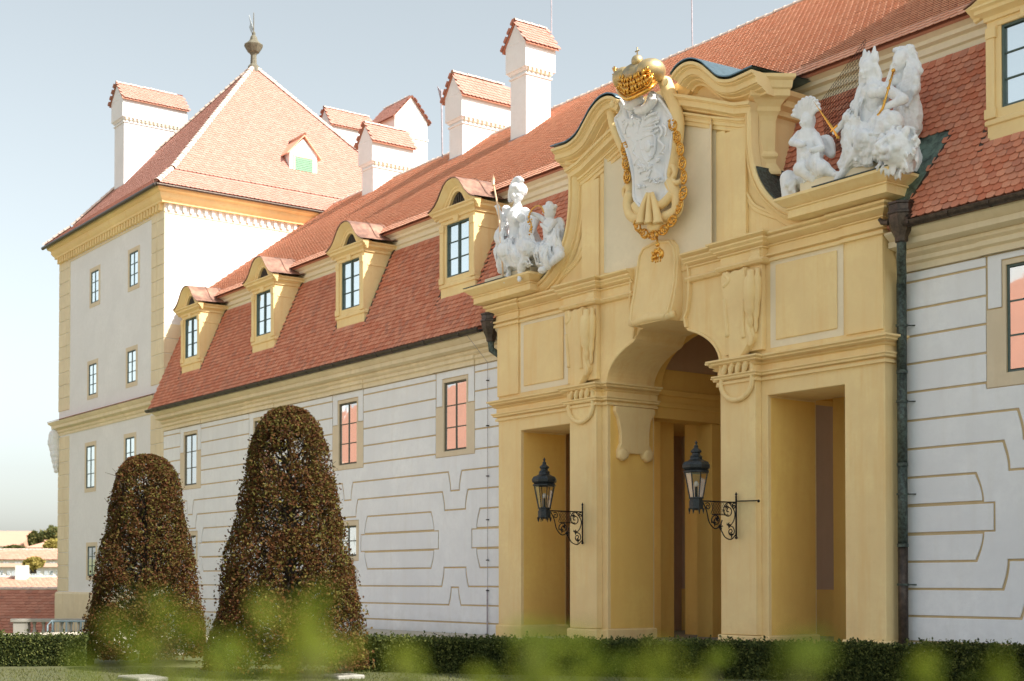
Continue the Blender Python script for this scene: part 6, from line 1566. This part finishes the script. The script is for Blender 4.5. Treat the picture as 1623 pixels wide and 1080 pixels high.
# ================================================================== TOWN AND GARDEN EDGE AT THE LEFT
RT_ = Vector(RGT); FW = Vector((-ca, sa, 0))
def frame_at(u, v, depth):
    p = KD(u, v, depth); return p
def house(label, u0, u1, vb, ve, vr, depth, deep, wall_m, roof_m, wins=(), hipped=False, name='house', tiles=0.0, chim=()):
    """house facing the camera between picture columns u0..u1 at its own distance"""
    a = KD(u0, ve, depth); b = KD(u1, ve, depth); W = (b - a).dot(RT_); zb = KD(u0, vb, depth).z - 6; ze = a.z; zr = KD(u0, vr, depth + deep / 2).z
    M = Matrix((RT_, FW, Vector((0, 0, 1)))).transposed().to_4x4(); M = Matrix.Translation((a.x, a.y, 0)) @ M
    t = thing(name, label, 'house', 'town houses below the castle', loc=(a.x, a.y, zb))
    w = MB().box(0, W, 0, deep, zb, ze, M); obj('wall', w, wall_m, t)
    o = .4; h = deep * .3 if hipped else 0
    vs = [(-o, -o, ze), (W + o, -o, ze), (W + o, deep + o, ze), (-o, deep + o, ze), (-o + h, deep / 2, zr), (W + o - h, deep / 2, zr)]
    rf = MB().add([M @ Vector(p) for p in vs], [(0, 1, 5, 4), (1, 2, 5), (2, 3, 4, 5), (3, 0, 4), (3, 2, 1, 0)]); rr = obj('roof', rf, roof_m, t)
    if tiles:
        O = M @ Vector((-o, -o - .02, ze + .05)); V = M.to_3x3() @ Vector((0, deep / 2 + o, zr - ze))
        tile_plane(O, RT_, V, W + 2 * o, V.length, lambda u, v: True, tiles, tiles * .95, roof_m, t)
        ridge_tiles(M @ Vector((-o, deep / 2, zr + .06)), M @ Vector((W + o, deep / 2, zr + .06)), t, .5, .14)
    for (cu, cw, chh) in chim:
        obj('chimney', MB().box(W * cu, W * cu + cw, deep * .35, deep * .35 + cw, ze, zr + chh, M), wall_m, rr)
    for (fu, fz0, fz1, ww) in wins:
        z0 = ze - fz0; z1 = ze - fz1
        f = obj('window', MB().box(W * fu - ww / 2, W * fu + ww / 2, -.05, .05, z0, z1, M), HWL, t)
        for q in (-1, 1): obj('pane', MB().box(W * fu + (q * ww / 4) - ww * .2, W * fu + (q * ww / 4) + ww * .2, -.08, -.04, z0 + .1, z1 - .1, M), GLS, f)
    return t
TIP = tilemat('clay_tile_pale_far', (0.52, 0.28, 0.20), (0.60, 0.35, 0.26), (0.46, 0.26, 0.20))
house('nearest town house roof of dark red tiles, left of the tower', -60, 91, 1010, 1016, 936, 79, 10, HWL, TIF, tiles=.36)
house('pale town house with low pinkish roof and chimneys just behind the dark red roof', -60, 104, 932, 934, 916, 135, 9, HWL, TIP, tiles=.5, chim=((.40, 1.0, 1.2),))
house('long white town house with balcony and small windows', -70, 108, 915, 899, 893, 165, 9, HWL, TIP, [(k / 9 + .05, 1.15, .35, 1.1) for k in range(9)])
house('long town house with pale pink roof above the white house', -70, 112, 893, 888, 872, 205, 12, HWL, TIP, [(k / 10 + .04, .95, .2, .9) for k in range(10)], tiles=.7)
house('white gabled house with orange roof on the hill at the far left', -40, 30, 872, 866, 842, 262, 14, HWL, TIP, [(.75, 1.6, .6, 1.4), (.9, 1.6, .6, 1.4)])
house('small house with pink hipped roof on the hill beside the trees', 44, 78, 872, 868, 856, 250, 10, HWL, TIP, [(.3, 1.2, .3, 1.2), (.7, 1.2, .3, 1.2)], hipped=True)
def far_tree(label, u, v0, v1, rpx, depth, mat_, n, seed):
    random.seed(seed); c = KD(u, (v0 + v1) / 2, depth); r = rpx / F * depth; h = (v1 - v0) / F * depth
    t = thing('tree', label, 'tree', loc=(c.x, c.y, c.z - h)); pts = []
    while len(pts) < n:
        p = Vector((random.gauss(0, 1), random.gauss(0, 1), random.gauss(0, 1))).normalized() * random.uniform(.55, 1.0)
        if noise.noise(p * 1.8 + Vector((seed, 0, 0))) < -.15: continue
        p *= 1 + .3 * noise.noise(p * 2.0 + Vector((0, seed, 0)))
        pts.append((c.x + p.x * r, c.y + p.y * r, c.z + p.z * h / 2))
    mb = MB(); leaf_cloud(mb, pts, .9 * depth / 260); obj('crown', mb, mat_, t, kind='stuff')
    obj('trunk', MB().tube([(c.x, c.y, c.z - h), (c.x, c.y, c.z)], [.4, .2], 6), BRK, t)
far_tree('large green tree on the hill next to the tower edge', 86, 834, 872, 17, 262, TRF, 2600, 2)
far_tree('dark conical tree on the hill between the houses', 53, 843, 868, 7, 262, TRF, 900, 3)
far_tree('reddish green tree on the hill behind the small pink house', 68, 844, 862, 10, 268, TRF, 1100, 4)
far_tree('low yellow-green tree below the large hill tree', 84, 856, 876, 13, 232, TRY, 1300, 5)
far_tree('yellow autumn tree in front of the long pink roof', 53, 884, 901, 15, 160, TRY, 1800, 6)
far_tree('green bush beside the far left hill house', 22, 866, 875, 16, 235, TRF, 1100, 7)
# wooded ridge behind
random.seed(31); wp = []
for k in range(16000):
    u = random.uniform(-400, 300); d_ = random.uniform(300, 420); p = KD(u, 0, d_); z = hgt(p.x, p.y); wp.append((p.x, p.y, z + random.uniform(0, 5) * (0.6 + .5 * noise.noise(Vector((u * .02, 0, 0))))))
mb = MB(); leaf_cloud(mb, wp, 2.4); wo_ = obj('woodland', mb, TRF, kind='stuff'); wo_['label'] = 'distant wooded hill behind the town'; wo_['category'] = 'woodland'
# garden balustrade
def M_at(u, d_, z):
    p = KD(u, 0, d_); return Matrix.Translation((p.x, p.y, z)) @ Matrix((RT_, FW, Vector((0, 0, 1)))).transposed().to_4x4()
bt = thing('stone_balustrade', 'weathered grey stone garden balustrade in front of the tower base', 'balustrade', loc=tuple(M_at(30, 60, -1.25).translation))
Mb = M_at(30, 60, 0); ppm = F / 60
def bb_(name, x0, x1, y0, y1, z0, z1, m=STO, bev=.015): return obj(name, MB().box(x0, x1, y0, y1, z0, z1, Mb), m, bt, bevel=bev)
bb_('top_rail', -.1, 4.4, -.22, .22, -.12, .02); bb_('plinth_rail', -.05, 4.4, -.2, .2, -1.3, -1.0); bb_('pier', .0, .62, -.18, .18, -1.0, -.12); bb_('pier', 3.7, 4.3, -.18, .18, -1.0, -.12)
for k in range(8):
    x = .84 + k * .38
    obj('baluster', MB().lathe([(.08, -1.0), (.08, -.94), (.05, -.90), (.12, -.72), (.13, -.62), (.05, -.42), (.05, -.24), (.08, -.20), (.08, -.12)], Mb @ Vector((x, 0, 0)), 10), STO, bt, smooth=4)
rl_ = thing('metal_railing', 'grey blue tubular metal railing in front of the stone balustrade', 'railing', loc=tuple(M_at(88, 58, -1.25).translation))
Mr = M_at(88, 58, 0); T_ = lambda x, z: Mr @ Vector((x, 0, z))
obj('rail', MB().tube([T_(-.15, -1.2), T_(-.15, -.2), T_(0, -.03), T_(1.6, -.03)], .035, 8), RAI, rl_); obj('rail', MB().tube([T_(-.6, -.55), T_(1.6, -.55)], .03, 8), RAI, rl_)
for x in (.05, .62, 1.2): obj('post', MB().tube([T_(x, -1.3), T_(x, -.03)], .035, 8), RAI, rl_)
for k in range(12): obj('bar', MB().tube([T_(.1 + k * .12, -1.1), T_(.1 + k * .12, -.06)], .008, 4), RAI, rl_)
